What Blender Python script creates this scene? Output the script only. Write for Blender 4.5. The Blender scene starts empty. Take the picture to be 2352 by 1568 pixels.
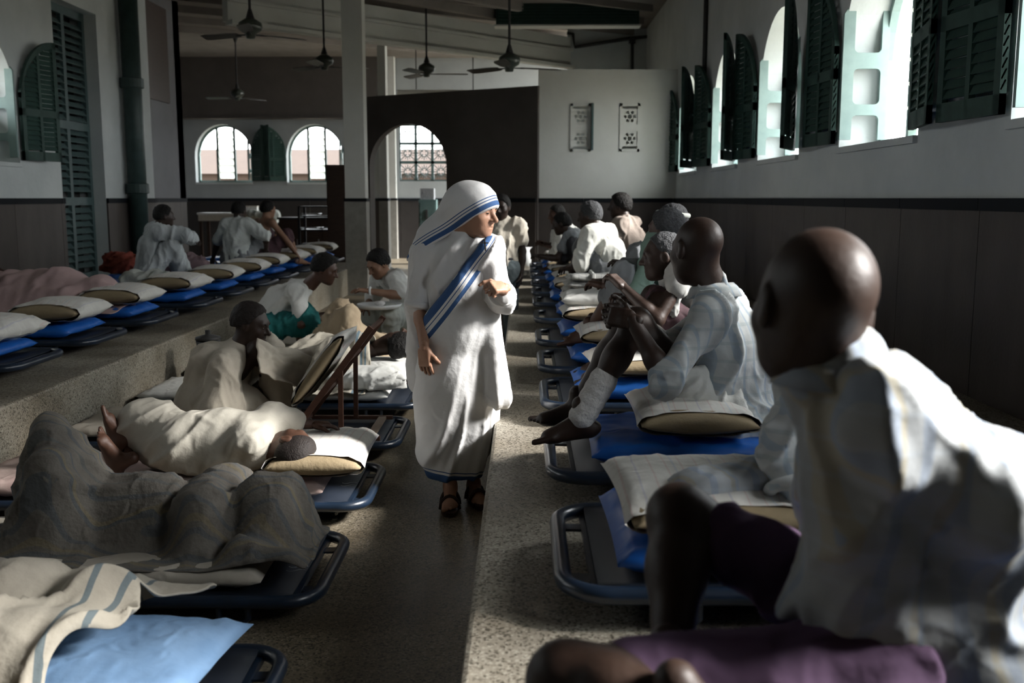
import bpy, bmesh, math
import numpy as np
from mathutils import Vector, Matrix

# ------------------------------------------------------------------ camera, sky, exposure
scene = bpy.context.scene
COL = scene.collection
FPX, CZ = 2300.0, 1.45                       # focal length in pixels of the 2352x1568 frame, eye height
YAW, PITCH = math.radians(-0.6905), math.radians(8.1406)
cam_d = bpy.data.cameras.new('camera')
cam = bpy.data.objects.new('camera', cam_d); COL.objects.link(cam)
cam_d.sensor_width = 36.0; cam_d.lens = 36.0*FPX/2352.0
cam.location = (0, 0, CZ)
cam.rotation_euler = (math.pi/2-PITCH, 0, -YAW)
cam_d.clip_start = 0.05; cam_d.clip_end = 400
cam_d.dof.use_dof = True; cam_d.dof.focus_distance = 4.6; cam_d.dof.aperture_fstop = 3.4
scene.camera = cam

world = bpy.data.worlds.new('sky'); scene.world = world; world.use_nodes = True
wn = world.node_tree.nodes; wl = world.node_tree.links
wn.clear()
bg = wn.new('ShaderNodeBackground'); wo = wn.new('ShaderNodeOutputWorld')
bg.inputs['Color'].default_value = (0.93, 0.97, 1.0, 1)      # bright hazy overcast sky
bg.inputs['Strength'].default_value = 6.5
wl.new(bg.outputs[0], wo.inputs[0])
world.cycles.sampling_method = 'MANUAL' if False else 'AUTOMATIC'
sun_d = bpy.data.lights.new('hazy_sun', 'SUN'); sun = bpy.data.objects.new('hazy_sun', sun_d); COL.objects.link(sun)
sun_d.energy = 8.0; sun_d.angle = math.radians(14); sun_d.color = (1.0, 0.97, 0.93)
sun.rotation_euler = Vector((-1, 0.07, -0.62)).to_track_quat('-Z', 'Y').to_euler(); sun.location = (8, 4, 8)
vs = scene.view_settings
vs.view_transform = 'Standard'; vs.look = 'None'; vs.gamma = 1.0; vs.use_curve_mapping = False
vs.exposure = 0.95
try:
    scene.cycles.use_denoising = True
    scene.cycles.max_bounces = 5; scene.cycles.diffuse_bounces = 4; scene.cycles.glossy_bounces = 2; scene.cycles.transmission_bounces = 3
    scene.cycles.use_adaptive_sampling = True; scene.cycles.adaptive_threshold = 0.03
    scene.cycles.sample_clamp_indirect = 8.0
    scene.cycles.caustics_reflective = False; scene.cycles.caustics_refractive = False
except Exception:
    pass

# ------------------------------------------------------------------ helpers: points
_f = np.array([math.sin(YAW)*math.cos(PITCH), math.cos(YAW)*math.cos(PITCH), -math.sin(PITCH)])
_r = np.array([math.cos(YAW), -math.sin(YAW), 0.0]); _u = np.cross(_r, _f)
def at(px, py, Y):
    """the point of the room at depth Y that the photograph shows at pixel px, py"""
    d = _r*(px-1176)/FPX + _u*(784-py)/FPX + _f
    t = Y/d[1]; return np.array([d[0]*t, Y, CZ+d[2]*t])
def atz(px, py, z):
    d = _r*(px-1176)/FPX + _u*(784-py)/FPX + _f
    t = (z-CZ)/d[2]; return np.array([d[0]*t, d[1]*t, z])
V = lambda *a: np.array(a, dtype=float)
def nrm(v):
    v = np.asarray(v, float); return v/(np.linalg.norm(v)+1e-12)

# ------------------------------------------------------------------ helpers: materials
MATS = {}
def mat(name, color, rough=0.7, color2=None, nscale=6.0, namt=0.5, bump=0.0, bscale=30.0, spec=0.3,
        metallic=0.0, stripes=None, emit=None, attr=None, sheen=0.0, detail=4.0, stretch=(1,1,1), coat=0.0, cloth=0.0, cscale=7.0):
    """procedural principled material; stripes=[(direction, period, width, colour)] printed lines in object space"""
    if name in MATS: return MATS[name]
    m = bpy.data.materials.new(name); m.use_nodes = True
    nt = m.node_tree; N = nt.nodes; L = nt.links
    b = N['Principled BSDF']
    b.inputs['Roughness'].default_value = rough
    b.inputs['Metallic'].default_value = metallic
    b.inputs['Specular IOR Level'].default_value = spec
    if sheen: b.inputs['Sheen Weight'].default_value = sheen
    if coat:
        b.inputs['Coat Weight'].default_value = coat; b.inputs['Coat Roughness'].default_value = 0.25
    tc = N.new('ShaderNodeTexCoord')
    out = None
    if color2 is not None:
        mp = N.new('ShaderNodeMapping'); mp.inputs['Scale'].default_value = stretch
        L.new(tc.outputs['Object'], mp.inputs['Vector'])
        nz = N.new('ShaderNodeTexNoise'); nz.inputs['Scale'].default_value = nscale
        nz.inputs['Detail'].default_value = detail; nz.inputs['Roughness'].default_value = 0.6
        L.new(mp.outputs[0], nz.inputs['Vector'])
        rp = N.new('ShaderNodeValToRGB')
        rp.color_ramp.elements[0].position = 0.5-0.5*namt*0.6; rp.color_ramp.elements[1].position = 0.5+0.5*namt*0.6
        rp.color_ramp.elements[0].color = (*color, 1); rp.color_ramp.elements[1].color = (*color2, 1)
        L.new(nz.outputs[0], rp.inputs[0]); out = rp.outputs[0]
    def mixcol(fac, base, col):
        mx = N.new('ShaderNodeMix'); mx.data_type = 'RGBA'
        L.new(fac, mx.inputs['Factor'])
        if base is None: mx.inputs['A'].default_value = (*color, 1)
        else: L.new(base, mx.inputs['A'])
        mx.inputs['B'].default_value = (*col, 1)
        return mx.outputs['Result']
    for st in (stripes or []):
        d, per, wid, col = st[:4]; amt = st[4] if len(st) > 4 else 1.0
        src = st[5] if len(st) > 5 else 'Object'
        dp = N.new('ShaderNodeVectorMath'); dp.operation = 'DOT_PRODUCT'
        dp.inputs[1].default_value = tuple(np.array(d, float))
        L.new(tc.outputs[src], dp.inputs[0])
        ml = N.new('ShaderNodeMath'); ml.operation = 'MULTIPLY'; ml.inputs[1].default_value = 1.0/per
        L.new(dp.outputs['Value'], ml.inputs[0])
        fr = N.new('ShaderNodeMath'); fr.operation = 'FRACT'; L.new(ml.outputs[0], fr.inputs[0])
        lt = N.new('ShaderNodeMath'); lt.operation = 'LESS_THAN'; lt.inputs[1].default_value = wid/per
        L.new(fr.outputs[0], lt.inputs[0])
        am = N.new('ShaderNodeMath'); am.operation = 'MULTIPLY'; am.inputs[1].default_value = amt
        L.new(lt.outputs[0], am.inputs[0])
        out = mixcol(am.outputs[0], out, col)
    for an, lo, hi, col in (attr or []):          # printed bands where a stored length lies in [lo, hi]
        at_ = N.new('ShaderNodeAttribute'); at_.attribute_name = an
        g = N.new('ShaderNodeMath'); g.operation = 'GREATER_THAN'; g.inputs[1].default_value = lo
        l = N.new('ShaderNodeMath'); l.operation = 'LESS_THAN'; l.inputs[1].default_value = hi
        L.new(at_.outputs['Fac'], g.inputs[0]); L.new(at_.outputs['Fac'], l.inputs[0])
        m_ = N.new('ShaderNodeMath'); m_.operation = 'MULTIPLY'
        L.new(g.outputs[0], m_.inputs[0]); L.new(l.outputs[0], m_.inputs[1])
        out = mixcol(m_.outputs[0], out, col)
    if out is None: b.inputs['Base Color'].default_value = (*color, 1)
    else: L.new(out, b.inputs['Base Color'])
    if bump:
        nb = N.new('ShaderNodeTexNoise'); nb.inputs['Scale'].default_value = bscale; nb.inputs['Detail'].default_value = 5
        L.new(tc.outputs['Object'], nb.inputs['Vector'])
        bp = N.new('ShaderNodeBump'); bp.inputs['Strength'].default_value = bump; bp.inputs['Distance'].default_value = 0.02
        L.new(nb.outputs[0], bp.inputs['Height']); L.new(bp.outputs[0], b.inputs['Normal'])
    if cloth:                                     # crumpled creases
        nb = N.new('ShaderNodeTexNoise'); nb.noise_type = 'RIDGED_MULTIFRACTAL'; nb.inputs['Scale'].default_value = cscale*1.9; nb.inputs['Detail'].default_value = 3
        nb.inputs['Distortion'].default_value = 0.9
        L.new(tc.outputs['Object'], nb.inputs['Vector'])
        bp = N.new('ShaderNodeBump'); bp.inputs['Strength'].default_value = min(1.0, cloth*1.7); bp.inputs['Distance'].default_value = 0.010
        L.new(nb.outputs[0], bp.inputs['Height'])
        if b.inputs['Normal'].is_linked: L.new(b.inputs['Normal'].links[0].from_socket, bp.inputs['Normal'])
        L.new(bp.outputs[0], b.inputs['Normal'])
    if emit:
        b.inputs['Emission Color'].default_value = (*emit[:3], 1); b.inputs['Emission Strength'].default_value = emit[3]
    MATS[name] = m
    return m

# ------------------------------------------------------------------ helpers: objects
ORG = {}
def link(o, parent=None, world=(0, 0, 0)):
    COL.objects.link(o)
    if parent is not None: o.parent = parent
    ORG[o.name] = np.array(world, float)
    return o
def tag(o, label=None, cat=None, group=None, kind=None):
    if label: o['label'] = label
    if cat: o['category'] = cat
    if group: o['group'] = group
    if kind: o['kind'] = kind
    return o
def thing(name, label, cat, loc=(0, 0, 0), rotz=0.0, group=None, kind=None):
    o = bpy.data.objects.new(name, None); o.empty_display_size = 0.1
    link(o, None, loc); o.location = tuple(loc); o.rotation_euler[2] = rotz
    return tag(o, label, cat, group, kind)
def meshobj(name, verts, faces, m, parent=None, base=None, smooth=False, attrs=None, edge_split=None):
    """one mesh object; verts are given in room coordinates when the parent is an unrotated thing"""
    verts = np.asarray(verts, float).reshape(-1, 3)
    org = ORG[parent.name] if parent is not None else (np.array(base, float) if base is not None else np.zeros(3))
    me = bpy.data.meshes.new(name)
    v = verts-org
    if isinstance(faces, np.ndarray):
        nv, nf, k = len(v), len(faces), faces.shape[1]
        me.vertices.add(nv); me.vertices.foreach_set('co', v.astype(np.float32).ravel())
        me.loops.add(nf*k); me.loops.foreach_set('vertex_index', faces.astype(np.int32).ravel())
        me.polygons.add(nf); me.polygons.foreach_set('loop_start', np.arange(0, nf*k, k, dtype=np.int32))
        me.update(calc_edges=True)
    else:
        me.from_pydata([tuple(p) for p in v], [], faces); me.update()
    if smooth: me.polygons.foreach_set('use_smooth', np.ones(len(me.polygons), dtype=bool))
    for an, vals in (attrs or {}).items():
        a_ = me.attributes.new(an, 'FLOAT', 'POINT'); a_.data.foreach_set('value', np.asarray(vals, np.float32))
    if m is not None: me.materials.append(m)
    o = bpy.data.objects.new(name, me); link(o, parent, org)
    if parent is None: o.location = tuple(org)
    return o
def copy_tree(o, parent=None):
    c = o.copy(); COL.objects.link(c); c.parent = parent
    for ch in list(o.children): copy_tree(ch, c)
    return c

class MB:
    """collects simple solids into one mesh"""
    def __init__(s): s.v = []; s.f = []
    def add(s, v, f):
        n = len(s.v); s.v += [tuple(p) for p in v]; s.f += [tuple(i+n for i in q) for q in f]; return s
    def box(s, lo, hi, M=None):
        (x0, y0, z0), (x1, y1, z1) = lo, hi
        v = [(x0,y0,z0),(x1,y0,z0),(x1,y1,z0),(x0,y1,z0),(x0,y0,z1),(x1,y0,z1),(x1,y1,z1),(x0,y1,z1)]
        if M: v = [M(p) for p in v]
        return s.add(v, [(0,3,2,1),(4,5,6,7),(0,1,5,4),(1,2,6,5),(2,3,7,6),(3,0,4,7)])
    def bar(s, a, b, w, h=None, up=(0, 0, 1)):
        a, b = np.array(a, float), np.array(b, float); h = h or w
        d = nrm(b-a); u = np.cross(up, d)
        if np.linalg.norm(u) < 1e-4: u = np.cross((1, 0, 0), d)
        u = nrm(u); t = np.cross(d, u)
        v = [p+u*sx*w/2+t*sy*h/2 for p in (a, b) for sx, sy in ((-1,-1),(1,-1),(1,1),(-1,1))]
        return s.add(v, [(0,1,2,3),(7,6,5,4),(0,4,5,1),(1,5,6,2),(2,6,7,3),(3,7,4,0)])
    def tube(s, pts, r, n=10, closed=False, caps=True):
        pts = [np.array(p, float) for p in pts]; k = len(pts)
        rs = r if hasattr(r, '__len__') else [r]*k
        ref = None; rings = []
        for i, p in enumerate(pts):
            if closed: d = nrm(pts[(i+1) % k]-pts[i-1])
            else: d = nrm(pts[min(i+1, k-1)]-pts[max(i-1, 0)])
            if ref is None:
                ref = np.cross(d, (0, 0, 1)); 
                if np.linalg.norm(ref) < 1e-3: ref = np.cross(d, (1, 0, 0))
            ref = nrm(ref-d*np.dot(ref, d)); t = np.cross(d, ref)
            rings.append([p+rs[i]*(math.cos(2*math.pi*j/n)*ref+math.sin(2*math.pi*j/n)*t) for j in range(n)])
        v = [q for R in rings for q in R]; f = []
        for i in range(k if closed else k-1):
            i2 = (i+1) % k
            for j in range(n):
                f.append((i*n+j, i*n+(j+1) % n, i2*n+(j+1) % n, i2*n+j))
        if not closed and caps:
            f.append(tuple(range(n))[::-1]); f.append(tuple((k-1)*n+j for j in range(n)))
        return s.add(v, f)
    def lathe(s, prof, c=(0, 0, 0), n=20):
        v = []; f = []; k = len(prof)
        for (r, z) in prof:
            for j in range(n):
                a = 2*math.pi*j/n; v.append((c[0]+r*math.cos(a), c[1]+r*math.sin(a), c[2]+z))
        for i in range(k-1):
            for j in range(n):
                f.append((i*n+j, i*n+(j+1) % n, (i+1)*n+(j+1) % n, (i+1)*n+j))
        f.append(tuple(range(n))[::-1]); f.append(tuple((k-1)*n+j for j in range(n)))
        return s.add(v, f)
    def build(s, name, m, parent=None, base=None, smooth=False):
        return meshobj(name, s.v, s.f, m, parent, base, smooth)

def bevel(o, w, seg=2):
    b = o.modifiers.new('bevel', 'BEVEL'); b.width = w; b.segments = seg; b.limit_method = 'ANGLE'; return o
def solidify(o, t, off=-1):
    s_ = o.modifiers.new('solidify', 'SOLIDIFY'); s_.thickness = t; s_.offset = off; return o

# ------------------------------------------------------------------ helpers: value noise
_rng = np.random.RandomState(7)
_TAB = _rng.rand(64, 64, 64).astype(np.float32)
def noise3(p):
    """smooth value noise in [-1,1]; p (n,3)"""
    p = np.asarray(p, np.float32); i = np.floor(p).astype(np.int32); f = p-i
    f = f*f*(3-2*f); i = i & 63; j = (i+1) & 63
    x0, y0, z0 = i.T; x1, y1, z1 = j.T; fx, fy, fz = f.T
    def L(a, b, t): return a+(b-a)*t
    c = L(L(L(_TAB[x0,y0,z0], _TAB[x1,y0,z0], fx), L(_TAB[x0,y1,z0], _TAB[x1,y1,z0], fx), fy),
          L(L(_TAB[x0,y0,z1], _TAB[x1,y0,z1], fx), L(_TAB[x0,y1,z1], _TAB[x1,y1,z1], fx), fy), fz)
    return c*2-1

# ------------------------------------------------------------------ helpers: smooth solids on a grid (bodies and clothes)
def cap(a, b, ra, rb=None, k=None, flat=None, op='u'):
    return dict(t='cap', a=np.array(a, float), b=np.array(b, float), ra=ra, rb=rb if rb is not None else ra, k=k, flat=flat, op=op)
def ell(c, r, R=None, k=None, op='u'):
    r = (r,)*3 if not hasattr(r, '__len__') else r
    return dict(t='ell', c=np.array(c, float), r=np.array(r, float), R=np.eye(3) if R is None else np.array(R, float), k=k, op=op)
def rbox(c, h, rad, R=None, k=None, op='u'):
    return dict(t='box', c=np.array(c, float), h=np.array(h, float), rad=rad, R=np.eye(3) if R is None else np.array(R, float), k=k, op=op)
def plane(p, n, k=None):
    """keep the side the normal points away from"""
    return dict(t='plane', p=np.array(p, float), n=nrm(n), k=k, op='i')
def half(p, n, k=None):
    return plane(p, n, k)
def prim_bounds(q):
    if q['t'] == 'cap':
        r = max(q['ra'], q['rb'])*max(1.0, (q['flat'][1] if q['flat'] else 1.0))
        return np.minimum(q['a'], q['b'])-r, np.maximum(q['a'], q['b'])+r
    if q['t'] == 'ell':
        e = np.sqrt(((q['R']*q['r'])**2).sum(1)); return q['c']-e, q['c']+e
    if q['t'] == 'box':
        e = (np.abs(q['R'])*(q['h']+q['rad'])).sum(1); return q['c']-e, q['c']+e
def prim_eval(q, P):
    if q['t'] == 'cap':
        a, b = q['a'], q['b']; ba = b-a; L2 = float(ba@ba)+1e-12
        pa = P-a.astype(np.float32)
        t = np.clip((pa@ba.astype(np.float32))/L2, 0, 1)
        d = pa-t[..., None]*ba.astype(np.float32)
        if q['flat']:
            n, s = q['flat']; n = nrm(n).astype(np.float32)
            c = d@n; d = d+(c*(1.0/s-1.0))[..., None]*n
        return np.sqrt((d*d).sum(-1))-(q['ra']+(q['rb']-q['ra'])*t)
    if q['t'] == 'ell':
        l = (P-q['c'].astype(np.float32))@q['R'].astype(np.float32)
        k0 = np.sqrt(((l/q['r'].astype(np.float32))**2).sum(-1)); k1 = np.sqrt(((l/(q['r']**2).astype(np.float32))**2).sum(-1))+1e-9
        return k0*(k0-1)/k1
    if q['t'] == 'box':
        l = np.abs((P-q['c'].astype(np.float32))@q['R'].astype(np.float32))-q['h'].astype(np.float32)
        return np.sqrt((np.maximum(l, 0)**2).sum(-1))+np.minimum(l.max(-1), 0)-q['rad']
    return (P-q['p'].astype(np.float32))@q['n'].astype(np.float32)
def sdf_mesh(prims, h=0.01, k=0.03, disp=None, smooth_it=0):
    """surface of smoothly blended solids -> (verts, quads)"""
    los, his = zip(*[prim_bounds(q) for q in prims if q['op'] == 'u'])
    lo = np.min(los, 0)-3*h-k*0.3; hi = np.max(his, 0)+3*h+k*0.3
    n = np.ceil((hi-lo)/h).astype(int)+1
    F = np.full(n, 0.25, np.float32)
    ax = [(lo[i]+h*np.arange(n[i])).astype(np.float32) for i in range(3)]
    for q in prims:
        kk = q['k'] if q['k'] is not None else k
        if q['t'] == 'plane': sl = (slice(None),)*3
        else:
            a, b = prim_bounds(q); m = max(kk, 0.01)*1.3+3*h
            i0 = np.clip(np.floor((a-m-lo)/h).astype(int), 0, n-1); i1 = np.clip(np.ceil((b+m-lo)/h).astype(int)+1, 1, n)
            sl = tuple(slice(i0[i], i1[i]) for i in range(3))
        G = np.stack(np.meshgrid(ax[0][sl[0]], ax[1][sl[1]], ax[2][sl[2]], indexing='ij'), -1)
        d = prim_eval(q, G); f = F[sl]; kk = max(kk, 1e-4)
        if q['op'] == 'u':
            hh = np.maximum(kk-np.abs(f-d), 0)/kk; F[sl] = np.minimum(f, d)-hh*hh*kk*0.25
        elif q['op'] == 's':
            d = -d; hh = np.maximum(kk-np.abs(f-d), 0)/kk; F[sl] = np.maximum(f, d)+hh*hh*kk*0.25
        else:
            hh = np.maximum(kk-np.abs(f-d), 0)/kk; F[sl] = np.maximum(f, d)+hh*hh*kk*0.25
    return nets(F, lo, h)
def nets(F, lo, h):
    S = F < 0
    c = [S[i:S.shape[0]-1+i, j:S.shape[1]-1+j, l:S.shape[2]-1+l] for i in (0,1) for j in (0,1) for l in (0,1)]
    cnt = sum(x.astype(np.int8) for x in c)
    act = (cnt > 0) & (cnt < 8)
    idx = np.argwhere(act)
    if len(idx) == 0: return np.zeros((0,3)), np.zeros((0,4), int)
    imap = -np.ones(act.shape, np.int64); imap[act] = np.arange(len(idx))
    acc = np.zeros((len(idx), 3), np.float32); w = np.zeros(len(idx), np.float32)
    cor = [(i,j,l) for i in (0,1) for j in (0,1) for l in (0,1)]
    val = {o: F[idx[:,0]+o[0], idx[:,1]+o[1], idx[:,2]+o[2]] for o in cor}
    for o in cor:
        for a in range(3):
            if o[a] == 0:
                o2 = list(o); o2[a] = 1; o2 = tuple(o2)
                v0, v1 = val[o], val[o2]; m = (v0 < 0) != (v1 < 0)
                t = np.where(m, v0/(v0-v1+1e-12), 0)
                p = np.tile(np.array(o, np.float32), (len(idx), 1)); p[:, a] += t
                acc += p*m[:, None]; w += m
    verts = lo+h*(idx+acc/w[:, None])
    quads = []
    for a in range(3):
        b_, c_ = (a+1) % 3, (a+2) % 3
        s0 = [slice(None)]*3; s1 = [slice(None)]*3; s0[a] = slice(0, -1); s1[a] = slice(1, None)
        A, B = S[tuple(s0)], S[tuple(s1)]
        ch = A != B
        # stay off the border of the grid
        e = np.argwhere(ch); 
        e = e[(e[:, b_] > 0) & (e[:, c_] > 0) & (e[:, b_] < imap.shape[b_]) & (e[:, c_] < imap.shape[c_])]
        def g(db, dc):
            i = e.copy(); i[:, b_] += db; i[:, c_] += dc; return imap[i[:,0], i[:,1], i[:,2]]
        q = np.stack([g(-1,-1), g(0,-1), g(0,0), g(-1,0)], 1)
        fl = A[e[:,0], e[:,1], e[:,2]]
        q[~fl] = q[~fl][:, ::-1]; quads.append(q)
    q = np.concatenate(quads); q = q[(q >= 0).all(1)]
    return verts, q
def vnormals(v, q):
    n = np.zeros_like(v); fn = np.cross(v[q[:,2]]-v[q[:,0]], v[q[:,3]]-v[q[:,1]])
    for i in range(4): np.add.at(n, q[:, i], fn)
    return n/(np.linalg.norm(n, axis=1, keepdims=True)+1e-12)
def laplace(v, q, it=1, lam=0.5):
    for _ in range(it):
        s = np.zeros_like(v); c = np.zeros(len(v))
        for i in range(4):
            np.add.at(s, q[:, i], v[q[:, (i+1) % 4]]); np.add.at(s, q[:, i], v[q[:, (i-1) % 4]]); np.add.at(c, q[:, i], 2)
        v = v+lam*(s/np.maximum(c, 1)[:, None]-v)
    return v
def folds(v, q, amp, freq, along, warp=1.0, seed=0.0, fine=0.38):
    """cloth folds: sharp ridges running mostly along a direction, pushed out along the normal"""
    n = vnormals(v, q); along = nrm(along); p = v+seed
    w = np.stack([noise3(p*freq*0.45+i*7.7) for i in range(3)], 1)*warp*0.8/freq
    def layer(al, f_, sq, o):
        al = nrm(al); pc = p+w; pc = pc-np.outer(pc@al, al)*sq
        return 1-2.6*np.abs(noise3(pc*f_+o+seed))**0.75
    freq = freq*1.6; amp = amp*1.55
    r = layer(along, freq*1.15, .92, 11.0)
    r2 = layer(along+0.9*np.cross(along, (0.3, 0.8, 0.52)), freq*1.9, .88, 5.0)
    r3 = layer(along-0.8*np.cross(along, (0.7, 0.1, 0.6)), freq*3.0, .85, 23.0)
    m = np.clip(0.6+0.7*noise3(p*freq*0.45+17.0), 0.1, 1.2)
    d = amp*(0.95*r*(1.25-.6*m)+fine*r2*m+0.16*r3)
    return v+n*np.where(d < 0, -0.009*np.tanh(-d/0.009), d)[:, None]

# ------------------------------------------------------------------ walls with arched openings
def arch_fn(uc, w, sill, spring, top):
    def z(u):
        t = max(0.0, 1-((u-uc)/(w/2))**2); return spring+(top-spring)*math.sqrt(t)
    return z
def colwall(mb, P, us, fn, d0, d1):
    """solid between depths d0 and d1, cut in columns; fn(u, side) -> solid intervals [(z0, z1)...]"""
    for a, b in zip(us[:-1], us[1:]):
        A, B = fn(a, 1), fn(b, -1)
        for (p0, p1), (q0, q1) in zip(A, B):
            v = [P(a,d0,p0),P(b,d0,q0),P(b,d0,q1),P(a,d0,p1),P(a,d1,p0),P(b,d1,q0),P(b,d1,q1),P(a,d1,p1)]
            mb.add(v, [(0,1,2,3),(7,6,5,4),(0,4,5,1),(3,2,6,7),(0,3,7,4),(1,5,6,2)])
def wall_mesh(mb, P, u0, u1, z0, z1, th, holes, seg=20):
    us = {round(u0, 4), round(u1, 4)}
    for hname in holes:
        uc, w, sill, spring, top = hname
        for i in range(seg+1):
            us.add(round(uc-w/2*math.cos(math.pi*i/seg), 4))
    us = sorted(us)
    def fn(u, side):
        for (uc, w, sill, spring, top) in holes:
            if uc-w/2-1e-3 <= u <= uc+w/2+1e-3:
                if (u <= uc-w/2+1e-3 and side < 0) or (u >= uc+w/2-1e-3 and side > 0): continue
                return [(z0, sill), (arch_fn(uc, w, sill, spring, top)(u), z1)]
        return [(z0, z1)]
    for a, b in zip(us[:-1], us[1:]):
        colwall(mb, P, [a, b], fn, 0.0, th)
# ================================================================== the place
XR, XL, XE, XF = 2.4, -5.5, -0.14, -2.65       # right wall, left wall, edges of the right and left platforms
PZ, DZ, CEIL = 0.40, 1.45, 4.75                # platform height, top of the dado, ceiling

def terrazzo(name, base, dark, light, rough):
    m = bpy.data.materials.new(name); m.use_nodes = True; nt = m.node_tree; N = nt.nodes; L = nt.links
    b = N['Principled BSDF']; b.inputs['Roughness'].default_value = rough; b.inputs['Specular IOR Level'].default_value = 0.4
    tc = N.new('ShaderNodeTexCoord')
    vo = N.new('ShaderNodeTexVoronoi'); vo.inputs['Scale'].default_value = 150; L.new(tc.outputs['Object'], vo.inputs['Vector'])
    hs = N.new('ShaderNodeSeparateColor'); L.new(vo.outputs['Color'], hs.inputs[0])
    rp = N.new('ShaderNodeValToRGB'); e = rp.color_ramp.elements
    e[0].position = 0.12; e[0].color = (*dark, 1); e[1].position = 0.3; e[1].color = (*base, 1)
    e2 = rp.color_ramp.elements.new(0.75); e2.color = (*base, 1); e3 = rp.color_ramp.elements.new(0.95); e3.color = (*light, 1)
    L.new(hs.outputs[0], rp.inputs[0])
    nz = N.new('ShaderNodeTexNoise'); nz.inputs['Scale'].default_value = 2.2; nz.inputs['Detail'].default_value = 6
    L.new(tc.outputs['Object'], nz.inputs['Vector'])
    r2 = N.new('ShaderNodeValToRGB'); r2.color_ramp.elements[0].position = 0.35; r2.color_ramp.elements[1].position = 0.7
    r2.color_ramp.elements[0].color = (0.62, 0.58, 0.52, 1); r2.color_ramp.elements[1].color = (1, 1, 1, 1)
    L.new(nz.outputs[0], r2.inputs[0])
    mx = N.new('ShaderNodeMix'); mx.data_type = 'RGBA'; mx.blend_type = 'MULTIPLY'; mx.inputs['Factor'].default_value = 1
    L.new(rp.outputs[0], mx.inputs['A']); L.new(r2.outputs[0], mx.inputs['B']); L.new(mx.outputs['Result'], b.inputs['Base Color'])
    nr = N.new('ShaderNodeMath'); nr.operation = 'MULTIPLY_ADD'; nr.inputs[1].default_value = 0.3; nr.inputs[2].default_value = rough-0.15
    L.new(nz.outputs[0], nr.inputs[0]); L.new(nr.outputs[0], b.inputs['Roughness'])
    return m
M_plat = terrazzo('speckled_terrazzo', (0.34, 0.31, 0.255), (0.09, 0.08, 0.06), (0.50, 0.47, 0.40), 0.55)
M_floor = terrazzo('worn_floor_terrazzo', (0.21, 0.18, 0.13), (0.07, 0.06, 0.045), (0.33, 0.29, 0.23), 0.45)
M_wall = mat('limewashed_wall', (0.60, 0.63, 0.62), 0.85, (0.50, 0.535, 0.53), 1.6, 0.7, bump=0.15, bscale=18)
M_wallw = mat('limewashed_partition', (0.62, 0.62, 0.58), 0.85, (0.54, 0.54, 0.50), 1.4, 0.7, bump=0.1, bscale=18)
M_wallb = mat('limewashed_wall_painted_shade', (0.36, 0.38, 0.38), 0.85, (0.30, 0.32, 0.32), 1.6, 0.7, bump=0.1, bscale=18)  # white limewash darkened in its colour to stand for the back hall's shade
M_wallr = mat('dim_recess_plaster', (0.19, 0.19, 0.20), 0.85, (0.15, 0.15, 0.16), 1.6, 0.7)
M_dark = mat('dim_brown_partition', (0.10, 0.088, 0.08), 0.8, (0.075, 0.066, 0.06), 2.0, 0.7, bump=0.1, bscale=15)
M_ceil = mat('ceiling_boards', (0.25, 0.225, 0.205), 0.8, (0.19, 0.17, 0.155), 3.0, 0.7)
M_dado = mat('dado_stone', (0.085, 0.070, 0.062), 0.6, (0.058, 0.048, 0.044), 5.0, 0.8, bump=0.1, bscale=40, stretch=(1,1,0.35))
M_trim = mat('black_dado_tile', (0.008, 0.010, 0.013), 0.7, spec=0.15)
M_pale = mat('pale_green_paint', (0.23, 0.315, 0.295), 0.6, (0.19, 0.265, 0.25), 8, 0.6)
M_green = mat('dark_green_paint', (0.035, 0.075, 0.06), 0.55, (0.022, 0.05, 0.042), 9, 0.6)
M_teal = mat('door_green_paint', (0.085, 0.13, 0.125), 0.5, (0.06, 0.10, 0.10), 7, 0.6)
M_pipe = mat('drainpipe_green_paint', (0.045, 0.075, 0.07), 0.45, (0.03, 0.05, 0.045), 7, 0.6)
M_iron = mat('dark_iron', (0.03, 0.03, 0.03), 0.5)
M_fan = mat('fan_green_enamel', (0.045, 0.055, 0.045), 0.35, coat=0.3)
M_blade = mat('fan_blade_enamel', (0.07, 0.065, 0.055), 0.3)
M_tube = mat('lamp_tube_white', (0.75, 0.75, 0.72), 0.35)
M_wood = mat('dark_wood', (0.055, 0.032, 0.022), 0.5, (0.03, 0.018, 0.013), 12, 0.8, stretch=(1,1,6))
M_glass = bpy.data.materials.new('frosted_glass'); M_glass.use_nodes = True
_n = M_glass.node_tree.nodes; _l = M_glass.node_tree.links
_t = _n.new('ShaderNodeBsdfTranslucent'); _t.inputs[0].default_value = (0.86, 0.88, 0.84, 1)
_d = _n.new('ShaderNodeBsdfDiffuse'); _d.inputs[0].default_value = (0.80, 0.80, 0.75, 1)
_m = _n.new('ShaderNodeMixShader'); _m.inputs[0].default_value = 0.35
_l.new(_t.outputs[0], _m.inputs[1]); _l.new(_d.outputs[0], _m.inputs[2]); _l.new(_m.outputs[0], _n['Material Output'].inputs[0])

def structure(name, label, cat=None):
    return thing(name, label, cat, kind='structure')

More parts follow.
